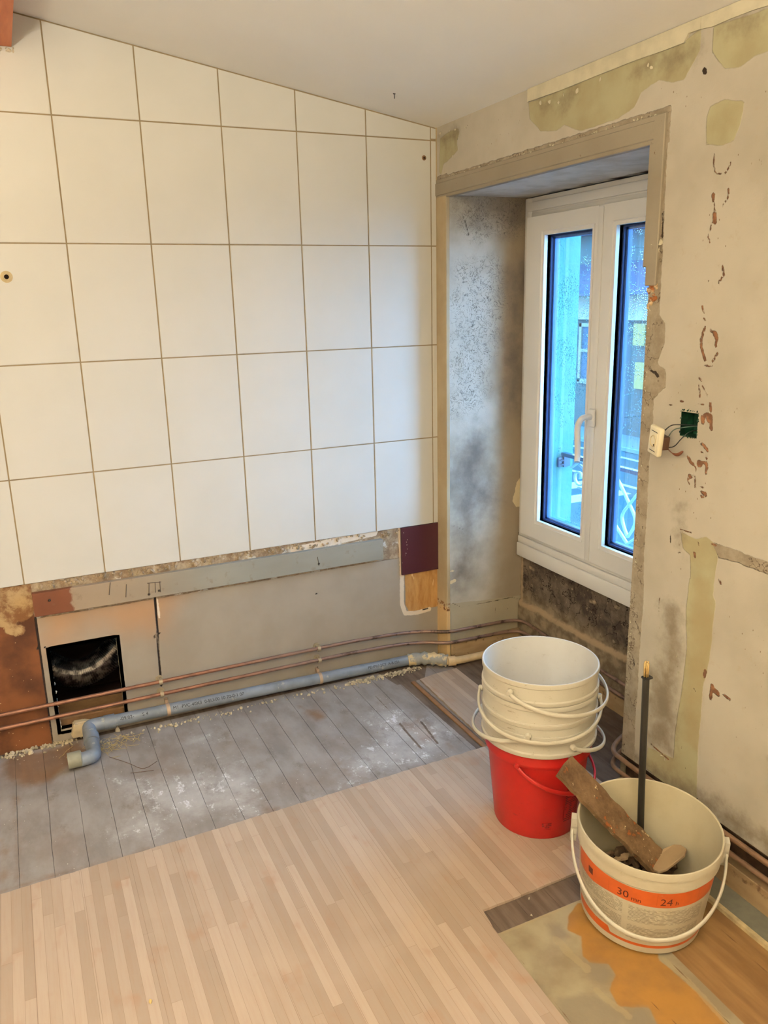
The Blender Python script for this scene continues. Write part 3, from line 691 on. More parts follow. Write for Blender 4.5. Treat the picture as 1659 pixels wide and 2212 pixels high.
# flakes of peeling paint
bm = bmesh.new()
for u, v, s in ((1168, 222, .006), (1188, 220, .007), (1207, 222, .005), (1218, 205, .007), (1247, 196, .009), (1297, 172, .006), (1401, 141, .006), (1408, 146, .004), (952, 288, .006), (972, 283, .004), (984, 280, .004), (1005, 275, .004), (978, 338, .004), (1412, 527, .008), (1420, 532, .01), (1428, 523, .009), (1424, 540, .009), (1462, 1418, .005), (1463, 1440, .003), (1466, 1452, .003), (1430, 1632, .005), (1437, 1640, .005)):
    q = at(u, v, 0, -.001); n0 = len(bm.verts); chip(bm, (-.002, q[1], q[2]), s, .25)
for k in range(70):
    t_ = random.random(); chip(bm, (-.001, -.03 - 1.09 * t_, OZ + .060 + random.uniform(-.002, .003)), random.uniform(.001, .004), .5)
for k in range(90):
    z_ = random.uniform(.2, 1.45); q = at(1384 - (1500 - 1000) * 0, 1000, 0, 0); chip(bm, (.001, -1.112 - random.uniform(0, .01), z_), random.uniform(.001, .004), .6)
obj('paint_flakes', bm, M_coat, rw)
bm = bmesh.new()
for k in range(60): chip(bm, (random.uniform(-.001, .012), -1.110 - random.uniform(0, .03), random.uniform(1.40, 1.46)), random.uniform(.004, .009), .7)
g = G('broken_brick', .9, .1); g.col(g.mix(g.ss(g.noise(60, 3), .45, .55), srgb(206, 178, 140), srgb(146, 92, 58)))
obj('broken_plaster', bm, g.m, rw)

# ================================================================== FLOOR
FZ = -.007
fx = lin(-2.3, .36, .007); fy = lin(-2.6, 0.0, .007)
F_ = lambda pts, ox=0, oy=0, k=1.0: pxs(pts, 2, FZ, 0, 1, ox, oy, k)
D5 = (0, 1550, 2.765); D6 = (600, 1500, 2.552); D7 = (1100, 1850, 2.968)
def FLf(name):
    def f(U, V):
        sp = lambda l, c: sd_poly(U, V, F_(l, *c)); sl = lambda l, c, w: sd_line(U, V, F_(l, *c), w)
        if name == 'dark': return field(union(U, V, [sd_poly(U, V, [(-.255, -.10), (-.19, -.10), (-.19, -.74), (-.235, -.74)]), sd_poly(U, V, [(-.61, -1.40), (.4, -1.39), (.4, -1.30), (-.61, -1.32)]), sd_line(U, V, [(-1.7, -.735), (-.2, -.70)], .004), sd_line(U, V, [(-2.3, -.006), (-1.5, -.008), (-.3, -.02)], .012), sl([(790, 150), (880, 270)], D6, .004), sl([(670, 160), (790, 300)], D6, .004), sl([(540, 10), (700, 180)], D6, .0015), sl([(670, 360), (730, 420)], D6, .002), sd_poly(U, V, [(-.3, 0), (-.05, 0), (-.15, -.16), (-.27, -.16)]), sd_poly(U, V, [(-.09, -1.3), (-.012, -1.3), (-.012, -2.6), (-.09, -2.6)]), sd_poly(U, V, [(0.0, -1.1), (.36, -1.1), (.36, -.08), (.0, -.08)])]), .01)
        if name == 'ply': return field(sd_poly(U, V, [(-.62, -1.40), (-.09, -1.395), (-.09, -2.7), (-.62, -2.7)]), .01)
        if name == 'ochre': return field(union(U, V, [sp([(440, 300), (380, 380), (370, 470), (460, 510), (470, 640), (520, 680), (640, 690), (680, 760), (640, 860), (700, 960), (800, 970), (900, 970), (960, 1100), (1430, 1100), (1240, 900), (960, 660), (900, 300)], D7)]), .015)
        if name == 'greyp': return field(union(U, V, [sp([(230, 430), (330, 430), (400, 520), (300, 530)], D7), sp([(500, 680), (620, 700), (660, 760), (600, 820), (520, 780)], D7), sp([(300, 900), (550, 880), (720, 1000), (700, 1100), (350, 1100)], D7), sp([(800, 970), (880, 980), (960, 1100), (760, 1100)], D7)]), .03)
        if name == 'wood': return field(sd_poly(U, V, [(-.285, -1.38), (-.09, -1.38), (-.09, -2.7), (-.31, -2.7)]), .01)
        if name == 'gluel': return field(union(U, V, [sl([(300, 530), (400, 640), (500, 720)], D7, .010), sl([(990, 655), (1150, 800), (1400, 1074)], D7, .006), sl([(560, 860), (680, 960), (760, 1020)], D7, .008), sd_line(U, V, [(-.6, -1.402), (-.3, -1.398)], .005)]), .014)
        if name == 'seam': return field(union(U, V, [sl([(1020, 655), (1170, 820), (1420, 1074)], D7, .0018), sl([(1290, 400), (1659, 750)], D7, .0016), sl([(1130, 610), (1659, 1100)], D7, .0009), sl([(890, 920), (1100, 1100)], D7, .0014), sl([(0, 600), (150, 740), (400, 1074)], D7, .0008)]), .006)
        if name == 'white': return field(union(U, V, [sp([(480, 100), (640, 60), (1000, 180), (960, 260), (860, 370), (640, 420), (400, 520), (260, 540), (380, 330), (520, 260)], D6), sp([(1330, 230), (1480, 230), (1460, 520), (1300, 520)], D5), sp([(1080, 130), (1270, 60), (1400, 140), (1130, 170)], D5), sp([(600, 700), (900, 500), (1100, 600), (900, 700), (640, 780)], D5), sp([(640, 360), (1600, 300), (1560, 600), (1000, 620), (800, 540)], D5)]), .07)
        if name == 'brown': return field(union(U, V, [sp([(70, 460), (120, 470), (90, 600), (130, 730), (130, 950), (80, 1000), (90, 700)], D5), sp([(110, 60), (270, 90), (280, 130), (210, 155), (170, 130)], D6), sp([(670, 170), (770, 120), (900, 200), (860, 260), (800, 300)], D6), sp([(0, 650), (60, 800), (40, 1000), (0, 1000)], D5), sp([(0, 240), (500, 130), (560, 200), (300, 400), (130, 420), (0, 380)], D5), sl([(1590, 550), (1659, 570)], D5, .012), sl([(0, 1040), (480, 900), (900, 790), (1400, 660), (1659, 540)], D5, .010), sl([(780, 120), (980, 310)], D6, .008)]), .045)
    return f
fl = grid('floor', fx, fy, lambda U, V: np.stack([U, V, FZ + 0 * U], -1), {k: FLf(k) for k in ('dark', 'ply', 'ochre', 'greyp', 'wood', 'gluel', 'seam', 'white', 'brown')}, M_sub,
          keep=lambda U, V: (U < .0) | ((V > OY0) & (V < YR)))
tag(fl, kind='structure')
bm = bmesh.new(); box(bm, XL, .36, YB, 0.03, -.03, -.0085)
obj('floor_base', bm, M_sub, fl)
# painted hardboard by the window wall lies level with the laminate
# laminate: outline with the cut-out strips
def ragged(p0, p1, n, amp):
    return [(p0[0] + (p1[0] - p0[0]) * k / n + (random.uniform(-amp, amp) if 0 < k < n else 0), p0[1] + (p1[1] - p0[1]) * k / n + (random.uniform(-amp, amp) if 0 < k < n else 0)) for k in range(n)]
out = []
out += ragged((XL, -.775), (-1.67, -.737), 10, .001) + ragged((-1.67, -.735), (-.985, -.722), 40, .0016) + ragged((-.985, -.722), (-.196, -.700), 60, .002) + [(-.188, -.70)]
out += ragged((-.188, -.70), (-.176, -.150), 30, .0012) + [(-.10, -.155), (.0, -.150), (.0, -1.14), (-.092, -1.25), (-.092, -1.318)]
out += ragged((-.092, -1.318), (-.606, -1.326), 24, .0016) + ragged((-.606, -1.326), (-.616, -1.404), 4, .001) + [(-.617, -1.67), (-.625, -2.4), (-.63, YB), (XL, YB)]
bm = bmesh.new(); vs = [bm.verts.new((x, y, 0)) for x, y in out]; f = bm.faces.new(vs)
r = bmesh.ops.extrude_face_region(bm, geom=[f]); 
for v in [g_ for g_ in r['geom'] if isinstance(g_, bmesh.types.BMVert)]: v.co.z = FZ + .0003
bmesh.ops.triangulate(bm, faces=[q for q in bm.faces if len(q.verts) > 4])
obj('laminate', bm, M_lam, fl)
# brown plank edge beside the channel, light edge of the strip at the window wall
bm = bmesh.new(); box(bm, -.215, -.200, -.70, -.17, FZ, FZ + .006, .001)
obj('channel_batten', bm, plain('channel_wood', srgb(140, 100, 66), .7), fl)
bm = bmesh.new(); prism(bm, [(-.094, -1.30, FZ), (-.083, -1.30, FZ), (-.080, -2.6, FZ), (-.094, -2.6, FZ)], (0, 0, .010))
tag(obj('trim_5', bm, plain('pale_edge', srgb(206, 184, 140), .7, nscale=25, var=.2)), kind='structure')
bm = bmesh.new(); box(bm, -.084, -.013, -3.0, -1.28, FZ, FZ + .004)
obj('grey_channel', bm, plain('grey_dusty', srgb(112, 108, 92), .9), fl)
# skirting in the window recess
bm = bmesh.new(); box(bm, .330, .337, -.99, -.10, -.008, .058, .002); tag(obj('baseboard_back', bm, M_skirt), kind='structure')
bm = bmesh.new(); box(bm, .012, .34, -.098, -.083, -.008, .085, .002); tag(obj('baseboard_left', bm, M_skirt), kind='structure')

# ================================================================== WINDOW
g = G('white_window_plastic', .35, .5); g.col(g.mix(g.ss(g.noise(3, 2), .3, .7), srgb(236, 232, 226), srgb(232, 227, 220))); M_pvc = g.m
M_gask = plain('blue_black_gasket', srgb(46, 62, 108), .6, .3)
M_spacer = plain('blue_grey_spacer', srgb(70, 110, 176), .5, .4)
win = bpy.data.objects.new('window_1', None); COL.objects.link(win); win.location = (.33, -.53, .41); tag(win, kind='structure')
def wobj(name, b, mat, par=win, ang=30):
    base = Vector((.33, -.53, .41))
    bmesh.ops.translate(b, verts=b.verts, vec=-base); return obj(name, b, mat, par, ang=ang)
Y0w, Y1w = -.985, -.086
b = bmesh.new()
box(b, .330, .385, Y1w - .040, Y1w, .41, 1.785, .003, 2); box(b, .330, .385, Y0w, Y0w + .040, .41, 1.785, .003, 2)
box(b, .334, .384, Y0w + .01, Y1w - .01, 1.700, 1.786, .003, 2); box(b, .327, .383, Y0w + .012, Y1w - .012, 1.738, 1.770, .004, 2); box(b, .331, .383, Y0w + .02, Y1w - .02, 1.718, 1.733, .003, 2)
box(b, .318, .384, Y0w + .004, Y1w - .004, .412, .468, .004, 2); box(b, .322, .383, Y0w + .006, Y1w - .006, .469, .497, .003, 2); box(b, .325, .383, Y0w + .012, Y1w - .012, .498, .515, .005, 2)
frame = wobj('window_frame', b, M_pvc)
def sash(ya, yb, gl0, gl1, z0=.516, z1=1.716, g0=.592, g1=1.648):
    """ya < yb are the outer edges, gl0 < gl1 the glass edges"""
    b = bmesh.new(); x0, x1 = .312, .368
    for (p, q, r, s_) in ((ya, gl0, z0, z1), (gl1, yb, z0, z1), (gl0, gl1, z0, g0), (gl0, gl1, g1, z1)):
        box(b, x0, x1, p, q, r, s_)
    bmesh.ops.remove_doubles(b, verts=b.verts, dist=1e-5)
    o = wobj('sash', b, M_pvc)
    b = bmesh.new()                             # sloping glazing bead
    w = .014
    O = [(gl0 - w, g0 - w), (gl1 + w, g0 - w), (gl1 + w, g1 + w), (gl0 - w, g1 + w)]; I = [(gl0, g0), (gl1, g0), (gl1, g1), (gl0, g1)]
    vo = [b.verts.new((.3085, y, z)) for y, z in O]; vi = [b.verts.new((.326, y, z)) for y, z in I]; vb = [b.verts.new((.345, y, z)) for y, z in I]; vq = [b.verts.new((.3125, y, z)) for y, z in O]
    for i in range(4):
        j = (i + 1) % 4; b.faces.new((vo[i], vo[j], vi[j], vi[i])); b.faces.new((vi[i], vi[j], vb[j], vb[i])); b.faces.new((vq[i], vq[j], vo[j], vo[i]))
    bead = obj('glazing_bead', b, M_pvc, o); bmesh_off(bead)
    b = bmesh.new(); t_ = .006
    for a in ((gl0, gl0 + t_, g0, g1), (gl1 - t_, gl1, g0, g1), (gl0, gl1, g0, g0 + t_), (gl0, gl1, g1 - t_, g1)): box(b, .338, .348, *a)
    bmesh_off(obj('gasket', b, M_gask, o))
    b = bmesh.new(); t_ = .013
    for a in ((gl0, gl0 + t_, g0, g1), (gl1 - t_, gl1, g0, g1), (gl0, gl1, g0, g0 + t_), (gl0, gl1, g1 - t_, g1)): box(b, .350, .366, *a)
    bmesh_off(obj('spacer_bar', b, M_spacer, o))
    b = bmesh.new(); b.faces.new([b.verts.new(p) for p in ((.347, gl0, g0), (.347, gl1, g0), (.347, gl1, g1), (.347, gl0, g1))])
    bmesh_off(obj('glass', b, M_glass, o))
    b = bmesh.new(); b.faces.new([b.verts.new(p) for p in ((.367, gl0, g0), (.367, gl1, g0), (.367, gl1, g1), (.367, gl0, g1))])
    bmesh_off(obj('wet_glass', b, M_wet, o))
    return o
def bmesh_off(o):
    for v in o.data.vertices: v.co -= Vector((.33, -.53, .41))
def glass_mat(name, wet):
    m = bpy.data.materials.new(name); m.use_nodes = True; t = m.node_tree; t.nodes.clear()
    g = G.__new__(G); g.m = m; g.t = t
    out = t.nodes.new('ShaderNodeOutputMaterial'); tr = t.nodes.new('ShaderNodeBsdfTransparent'); tr.inputs[0].default_value = (.93, .98, 1, 1)
    gl = t.nodes.new('ShaderNodeBsdfGlossy'); gl.inputs[0].default_value = (.8, .8, .8, 1); gl.inputs['Roughness'].default_value = .02
    fr = t.nodes.new('ShaderNodeFresnel'); fr.inputs[0].default_value = 1.45
    mx = t.nodes.new('ShaderNodeMixShader'); g.put(mx.inputs[0], g.m_('MULTIPLY', fr.outputs[0], .16)); t.links.new(tr.outputs[0], mx.inputs[1]); t.links.new(gl.outputs[0], mx.inputs[2])
    last = mx.outputs[0]
    if wet:
        rf = t.nodes.new('ShaderNodeBsdfRefraction'); rf.inputs['IOR'].default_value = 1.12; rf.inputs['Roughness'].default_value = .0; rf.inputs[0].default_value = (.92, .97, 1, 1)
        p = g.pos(); pv = g.sc(p, 1, 1, .75)
        d = g.voro(210, vec=pv); h = g.ss(d, .48, .0); h = g.m_('ADD', h, g.m_('MULTIPLY', g.noise(260, 3, vec=g.sc(p, 1, 1, .35)), .8))
        bp = t.nodes.new('ShaderNodeBump'); bp.inputs['Distance'].default_value = .0028; g.put(bp.inputs['Height'], h); t.links.new(bp.outputs[0], rf.inputs['Normal'])
        zz = g.xyz(p)[2]; wetz = g.ss(g.m_('ABSOLUTE', g.m_('SUBTRACT', zz, 1.42)), .30, .05, .0, .10)
        mk = g.m_('MULTIPLY', g.ss(d, .44, .36), g.ss(g.m_('ADD', g.noise(7, 5, .7), wetz), .50, .64))
        m2 = t.nodes.new('ShaderNodeMixShader'); g.put(m2.inputs[0], mk); t.links.new(last, m2.inputs[1]); t.links.new(rf.outputs[0], m2.inputs[2]); last = m2.outputs[0]
    t.links.new(last, out.inputs[0]); return m
M_glass = glass_mat('clear_glass', False); M_wet = glass_mat('rain_wet_glass', True)
sash(-.5265, -.124, -.497, -.235)
sash(-.936, -.5285, -.888, -.614)
b = bmesh.new(); box(b, .3085, .313, -.552, -.5275, .520, 1.712, .0015, 2); wobj('cover_strip', b, M_pvc)
# handle
hy = -.545
b = bmesh.new(); box(b, .298, .3085, hy - .015, hy + .014, 1.000, 1.062, .004, 3)
ro = wobj('handle_plate', b, M_pvc)
b = bmesh.new()
pts = smoothpath([(.306, hy, 1.035), (.272, hy, 1.037), (.258, hy + .002, 1.030), (.254, hy + .014, 1.005), (.256, hy + .012, .955), (.254, hy + .006, .905), (.246, hy - .002, .885)], 3)
n = len(pts); tube(b, pts, [.0095 + .001 * math.sin(PI * i / n) for i in range(n)], 14)
wobj('window_handle', b, M_pvc)

# ================================================================== OUTSIDE
M_iron = plain('wet_black_iron', srgb(58, 78, 104), .35, .5, metal=.2)
M_iron2 = plain('galvanised_scroll', srgb(170, 196, 210), .4, .5, metal=.2)
rl = empty('window_guard_rail', (.50, -.535, .58), 'wrought iron window guard with scrolls outside the wet glass', 'railing')
def rr(name, b, m=M_iron):
    bmesh.ops.translate(b, verts=b.verts, vec=(-.50, .535, -.58)); return obj(name, b, m, rl, ang=40)
b = bmesh.new(); box(b, .488, .512, -.93, -.14, .815, .830, .002); rr('top_rail', b)
b = bmesh.new(); box(b, .490, .510, -.93, -.14, .512, .524, .002); rr('bottom_rail', b)
b = bmesh.new(); box(b, .47, .53, -.150, -.140, .772, .812, .002); box(b, .492, .508, -.158, -.14, .772, .815)
for z_ in (.782, .800): lathe_b = bmesh.new(); lathe_b.free(); tube(b, [(.49, -.152, z_), (.478, -.160, z_)], .005, 8)
rr('bracket', b)
def scroll(cy, cz_, r, turns, a0, dirn=1, flat=.35):
    n = 60; P = []
    for i in range(n):
        t_ = i / (n - 1); a = a0 + dirn * turns * 2 * PI * t_; rad = r * (1 - .82 * t_)
        P.append((.5, cy + rad * math.cos(a), cz_ + rad * math.sin(a)))
    b = bmesh.new(); tube(b, P, .0085, 8, flat=.45, up=(1, 0, 0)); rr('scroll', b, M_iron2)
def arcs(P, nm='scroll'):
    b = bmesh.new(); tube(b, smoothpath(P, 3), .0085, 8, flat=.45, up=(1, 0, 0)); rr(nm, b, M_iron2)
for s_ in (1, -1):
    cy = lambda d: -.535 + s_ * d
    scroll(cy(.290), .748, .046, 1.35, PI * (0.5 if s_ > 0 else .5), s_)
    arcs([(.5, cy(.34), .775), (.5, cy(.28), .815), (.5, cy(.235), .775), (.5, cy(.17), .70), (.5, cy(.10), .63), (.5, cy(.0), .55)])
    arcs([(.5, cy(0), .70), (.5, cy(.045), .755), (.5, cy(.10), .812)])
    arcs([(.5, cy(0), .70), (.5, cy(.038), .655), (.5, cy(.03), .62), (.5, cy(0), .575)], 'loop')
    arcs([(.5, cy(.10), .812), (.5, cy(.145), .76), (.5, cy(.19), .70), (.5, cy(.29), .705)])
b = bmesh.new(); box(b, .380, .59, -.94, -.13, .36, .402, .003); o = obj('window_1_outer_sill', b, plain('pale_stone_sill', (.10, .22, .24, 1), .8, obj=False)); o.name = 'trim_6'; tag(o, kind='structure')

GZ = -3.0
g = G('wet_asphalt', .3, .5); g.col(g.mix(g.ss(g.noise(2, 5), .3, .7), (.016, .06, .07, 1), (.010, .045, .055, 1))); g.bump(g.noise(30, 4), .004)
bm = bmesh.new(); box(bm, .6, 60, -12, 90, GZ - .2, GZ); st = obj('street', bm, g.m); tag(st, kind='structure')
M_wpaint = plain('road_paint', (.20, .24, .24, 1), .7, obj=False)
bm = bmesh.new()
for x0 in (11.6, 13.9): box(bm, x0, x0 + .14, -8, 60, GZ, GZ + .006)
obj('road_line', bm, M_wpaint, st)
bm = bmesh.new()
for k in range(9): box(bm, 8.2, 11.2, 11.2 + k * 1.1, 11.75 + k * 1.1, GZ, GZ + .006)
obj('crossing_stripes', bm, M_wpaint, st)
bm = bmesh.new(); box(bm, 14.6, 16.1, -12, 90, GZ, GZ + .14, .02); obj('kerb', bm, plain('kerb_stone', (.06, .12, .14, 1), .8, obj=False), st)
def far(name, bm, c, par, rough=.8): return obj(name, bm, plain(name + '_paint', c, rough, var=.05, nscale=2, obj=False), par)
def on16(u, v): q = at(u, v, 0, 16.0); return q[1], q[2]
hb = empty('house', (16.1, 16.5, GZ), 'grey-blue house across the street with a white band and windows, seen through the wet glass', 'house')
def hpart(name, bm, c, par=None):
    bmesh.ops.translate(bm, verts=bm.verts, vec=(-16.1, -16.5, -GZ)); return far(name, bm, c, par or hb)
bm = bmesh.new(); box(bm, 16.1, 24, 4, 40, GZ, 3.3); hpart('facade', bm, (.022, .045, .045, 1))
bm = bmesh.new(); box(bm, 15.6, 24.2, 3.8, 40.2, 3.3, 3.55); hpart('eaves', bm, (.02, .05, .08, 1))
bm = bmesh.new(); prism(bm, [(15.2, 3.8, 1.45), (16.1, 3.8, 1.50), (16.1, 3.8, 2.45)], (0, 36, 0)); hpart('awning', bm, (.008, .02, .045, 1))
bm = bmesh.new(); box(bm, 15.9, 16.12, 4, 40, .70, 1.44); hpart('sign_band', bm, (.2, .19, .15, 1))
for k, y_ in enumerate((18.1, 16.6, 20.6, 23.5, 26.5, 12.5)):
    if k == 1: continue
    bm = bmesh.new()
    for a in ((y_, y_ + .12, -1.36, .58), (y_ + 1.2, y_ + 1.32, -1.36, .58), (y_, y_ + 1.32, .46, .58), (y_, y_ + 1.32, -1.40, -1.24), (y_ + .12, y_ + 1.2, -.36, -.26)): box(bm, 16.02, 16.1, *a)
    fr_ = hpart('window_frame', bm, (.16, .16, .13, 1)); bm = bmesh.new(); box(bm, 16.07, 16.1, y_ + .12, y_ + 1.2, -1.24, .46); hpart('pane', bm, (.02, .05, .08, 1), None).parent = hb
yy = empty('shop_shutter', (16.02, 15.8, -1.5), 'yellow shop front panels across the street behind the right pane', 'shutter')
for k, (y0, y1, z0, z1) in enumerate(((16.25, 16.75, -.05, .60), (15.0, 15.9, -.15, .60), (16.15, 16.6, -1.35, -.55), (15.0, 15.7, -1.6, -.5), (15.0, 15.9, -2.5, -1.8))):
    bm = bmesh.new(); box(bm, 15.96, 16.09, y0, y1, z0, z1); bmesh.ops.translate(bm, verts=bm.verts, vec=(-16.02, -15.8, 1.5)); obj('panel', bm, plain('yellow_panel', (.20, .15, .04, 1), .7), yy)
pp = empty('lamp_post', (14.9, 14.2, GZ + .14), 'thin dark street lamp post across the road behind the right pane', 'lamp post')
b = bmesh.new(); tube(b, [(0, 0, 0), (0, 0, 6.4)], .05, 10); obj('pole', b, M_iron, pp)
b = bmesh.new(); tube(b, [(0, 0, 6.3), (-.5, 0, 6.6), (-1.0, 0, 6.6)], .035, 8); obj('arm', b, M_iron, pp)
b = bmesh.new(); box(b, -1.5, -.9, -.1, .1, 6.5, 6.62, .03); obj('lamp_head', b, M_iron, pp)

# ================================================================== PIPES
g = G('tarnished_copper', .45, .5); g.b.inputs['Metallic'].default_value = .45
xx = g.xyz(g.pos())
c = g.mix(g.ss(g.noise(25, 5, .6), .35, .7), srgb(150, 104, 82), srgb(112, 78, 62))
c = g.mix(g.m_('MULTIPLY', g.ss(xx[0], -1.0, -.6), .6), c, srgb(138, 118, 106))
c = g.mix(g.m_('MULTIPLY', g.ss(g.noise(14, 5, .7), .52, .64), g.ss(xx[0], -.6, -.3)), c, srgb(70, 52, 42)); g.col(c); g.bump(g.noise(120, 4), .0004); M_cu = g.m
M_clip = plain('grey_clip', srgb(176, 158, 130), .5, .5, metal=.3)
def copper(z, dz, label):
    o = empty('copper_pipe', (-.5, -.03, z), label, 'pipe')
    P = [(-2.25, -.03, z + .001), (-1.4, -.03, z), (-.45, -.03, z + .003), (-.33, -.03, z - .001), (-.20, -.030, z - .006), (-.08, -.045, z - .014 - dz), (-.01, -.10, z - .012 - dz), (.06, -.108, z - .010 - dz), (.20, -.108, z - .012), (.27, -.112, z - .012), (.325, -.135, z - .014), (.325, -.22, z - .018), (.323, -.45, z - .022), (.32, -.90, z - .028)]
    pts = smoothpath(P, 3); b = bmesh.new(); tube(b, [p - Vector((-.5, -.03, z)) for p in pts], .0068, 12)
    obj('pipe', b, M_cu, o, smooth=True)
    for x_ in (-1.133, -.537):
        b = bmesh.new(); tube(b, [(x_ + .5 - .006, 0, 0), (x_ + .5 + .006, 0, 0)], .0105, 14); box(b, x_ + .5 - .005, x_ + .5 + .005, .004, .030, -.004, .004); tube(b, [(x_ + .5, .028, 0), (x_ + .5, .031, 0)], .013, 16); tube(b, [(x_ + .5, 0, .008), (x_ + .5, 0, .017)], .004, 8)
        obj('clip', b, M_clip, o)
    return o
copper(.150, .0, 'upper of two thin copper pipes running along the bottom of the tiled wall')
copper(.102, .0, 'lower of two thin copper pipes, just above the grey drain pipe')
def copper2(z, r0, label):
    o = empty('heating_pipe', (-.02, -1.5, z), label, 'pipe')
    P = [(.30, -.955 - r0, z), (.12, -1.02 - r0, z), (.02, -1.06 - r0, z), (-.020, -1.095, z), (-.024, -1.14, z), (-.024, -1.3, z), (-.022, -1.8, z + .002), (-.022, -3.2, z)]
    b = bmesh.new(); tube(b, [p - Vector((-.02, -1.5, z)) for p in smoothpath(P, 3)], .0072, 12); obj('pipe', b, M_cu2, o, smooth=True)
M_cu2 = plain('brown_dusty_pipe', srgb(128, 98, 74), .5, .4, var=.15)
copper2(.142, 0, 'upper brown pipe at the foot of the window wall, turning round the pier')
copper2(.098, .004, 'lower brown pipe along the foot of the window wall above the skirting board')
# grey plastic drain
g = G('grey_drain_plastic', .38, .5); c = g.mix(g.ss(g.noise(10, 5), .35, .7), srgb(134, 141, 152), srgb(112, 117, 125))
c = g.mix(g.m_('MULTIPLY', g.ss(g.noise(30, 5, .7), .6, .7), .5), c, srgb(196, 188, 170)); g.col(c); M_drain = g.m
dp = empty('drain_pipe', (-.75, -.036, .03), 'grey plastic drain pipe lying along the wall with an elbow at its open left end', 'pipe')
dpo = Vector((-.75, -.036, .03))
def dpart(name, b, m, ang=40):
    bmesh.ops.translate(b, verts=b.verts, vec=-dpo); return obj(name, b, m, dp, ang=ang)
AX = lambda x: Vector((x, -.036, .0455 + (x + 1.35) * (.022 - .0455) / 1.2))
b = bmesh.new(); tube(b, [AX(-1.36), AX(-.9), AX(-.5), AX(-.15)], .0205, 24); dpart('pipe', b, M_drain)
b = bmesh.new(); P = smoothpath([AX(-1.33), AX(-1.385), (-1.388, -.060, .043), (-1.386, -.16, .022), (-1.386, -.198, .022), (-1.41, -.205, .022), (-1.445, -.205, .022)], 3); tube(b, P, .0225, 24)
dpart('elbow', b, M_drain)
b = bmesh.new(); tube(b, [(-1.385, -.09, .036), (-1.386, -.125, .030)], .0255, 24); dpart('coupling', b, M_drain); b = bmesh.new(); tube(b, [AX(-1.335), AX(-1.30)], .0245, 24); dpart('coupling', b, M_drain)
b = bmesh.new()
ri = []
for (x_, r_) in ((-1.425, .0225), (-1.428, .0262), (-1.468, .0262), (-1.468, .0215), (-1.43, .0215), (-1.43, .001)):
    ri.append([b.verts.new((x_, -.205 + r_ * math.cos(a), .0265 + r_ * math.sin(a))) for a in [2 * PI * k / 28 for k in range(28)]])
for a_, b_ in zip(ri, ri[1:]):
    for k in range(28): b.faces.new((a_[k], a_[(k + 1) % 28], b_[(k + 1) % 28], b_[k]))
dpart('socket', b, plain('socket_grey', srgb(142, 138, 120), .5))
for x_ in (-1.118, -.541):
    b = bmesh.new(); p = AX(x_); tube(b, [p + Vector((-.006, 0, 0)), p + Vector((.006, 0, 0))], .0225, 24); box(b, x_ - .005, x_ + .005, -.02, .0, p.z + .015, p.z + .03); dpart('pipe_clamp', b, plain('copper_clamp', srgb(196, 166, 138), .5, .5, metal=.3))
M_ink = plain('black_ink', srgb(36, 36, 40), .7)
def pipe_text(s, x0, size, tilt=.15):
    b = text_bm(s, size); 
    for v in b.verts:
        x, h = v.co.x, v.co.y - size * .35; a = h / .0208 + math.radians(62); p = AX(x0 + x)
        # upright round the visible side of the pipe
        v.co = p + Vector((0, -.0209 * math.cos(a - math.radians(30)), .0209 * math.sin(a - math.radians(30))))
    dpart('printed_text', b, M_ink)
pipe_text('M1 -PVC-40X3  0-EU-00 10 72-0-1 07', -1.103, .0165)
pipe_text('-09/02-      S 4', -1.285, .0165)
pipe_text('PEHMU 2CT  A-B-051', -.345, .0150)
# taped joint and pale waste pipe
g = G('taped_joint', .7, .3); g.col(g.mix(g.ss(g.noise(26, 4), .45, .55), srgb(150, 148, 142), srgb(214, 190, 146))); g.bump(g.noise(60, 4), .003)
wp = empty('waste_pipe', (0, -.12, .02), 'pale cream waste pipe with a taped joint, continuing the grey drain into the window recess', 'pipe')
b = bmesh.new(); P = smoothpath([(-.16, -.036, .022), (-.10, -.055, .026), (-.06, -.08, .024), (-.02, -.112, .020)], 2); n = len(P)
tube(b, [p - Vector((0, -.12, .02)) for p in P], [.022 + .005 * math.sin(i * 2.3) * math.sin(PI * i / n) + .003 for i in range(n)], 16); obj('taped_joint', b, g.m, wp, smooth=True)
M_cream = plain('cream_pipe', srgb(214, 186, 142), .5, .4)
b = bmesh.new(); P = smoothpath([(-.03, -.108, .018), (.03, -.128, .0185), (.12, -.130, .020), (.30, -.138, .021)], 2); tube(b, [p - Vector((0, -.12, .02)) for p in P], .0155, 18); obj('pipe', b, M_cream, wp, smooth=True)
b = bmesh.new(); tube(b, [(-.02 - 0, .004, -.001), (.010, -.004, -.0005)], .020, 18); obj('collar', b, M_cream, wp)

# ---- what shows in the wall opening
g = G('silver_duct', .35, .5); g.b.inputs['Metallic'].default_value = .7
g.col(g.mix(g.ss(g.noise(40, 4), .4, .6), srgb(120, 112, 104), srgb(40, 34, 30)))
def duct(name, P, r, label):
    pts = smoothpath(P, 4); L = [0]
    for a, c_ in zip(pts, pts[1:]): L.append(L[-1] + (c_ - a).length)
    n = int(L[-1] / .0018); Q = []; R_2 = []
    for i in range(n):
        s_ = L[-1] * i / (n - 1); k = max(j for j in range(len(L)) if L[j] <= s_ + 1e-9); k = min(k, len(pts) - 2)
        Q.append(pts[k].lerp(pts[k + 1], (s_ - L[k]) / max(1e-9, L[k + 1] - L[k]))); R_2.append(r + (.0022 if i % 4 in (0, 1) else -.0005))
    b = bmesh.new(); o_ = Vector(P[0]); tube(b, [q - o_ for q in Q], R_2, 20); o = obj(name, b, g.m); o.location = o_; tag(o, label, 'duct')
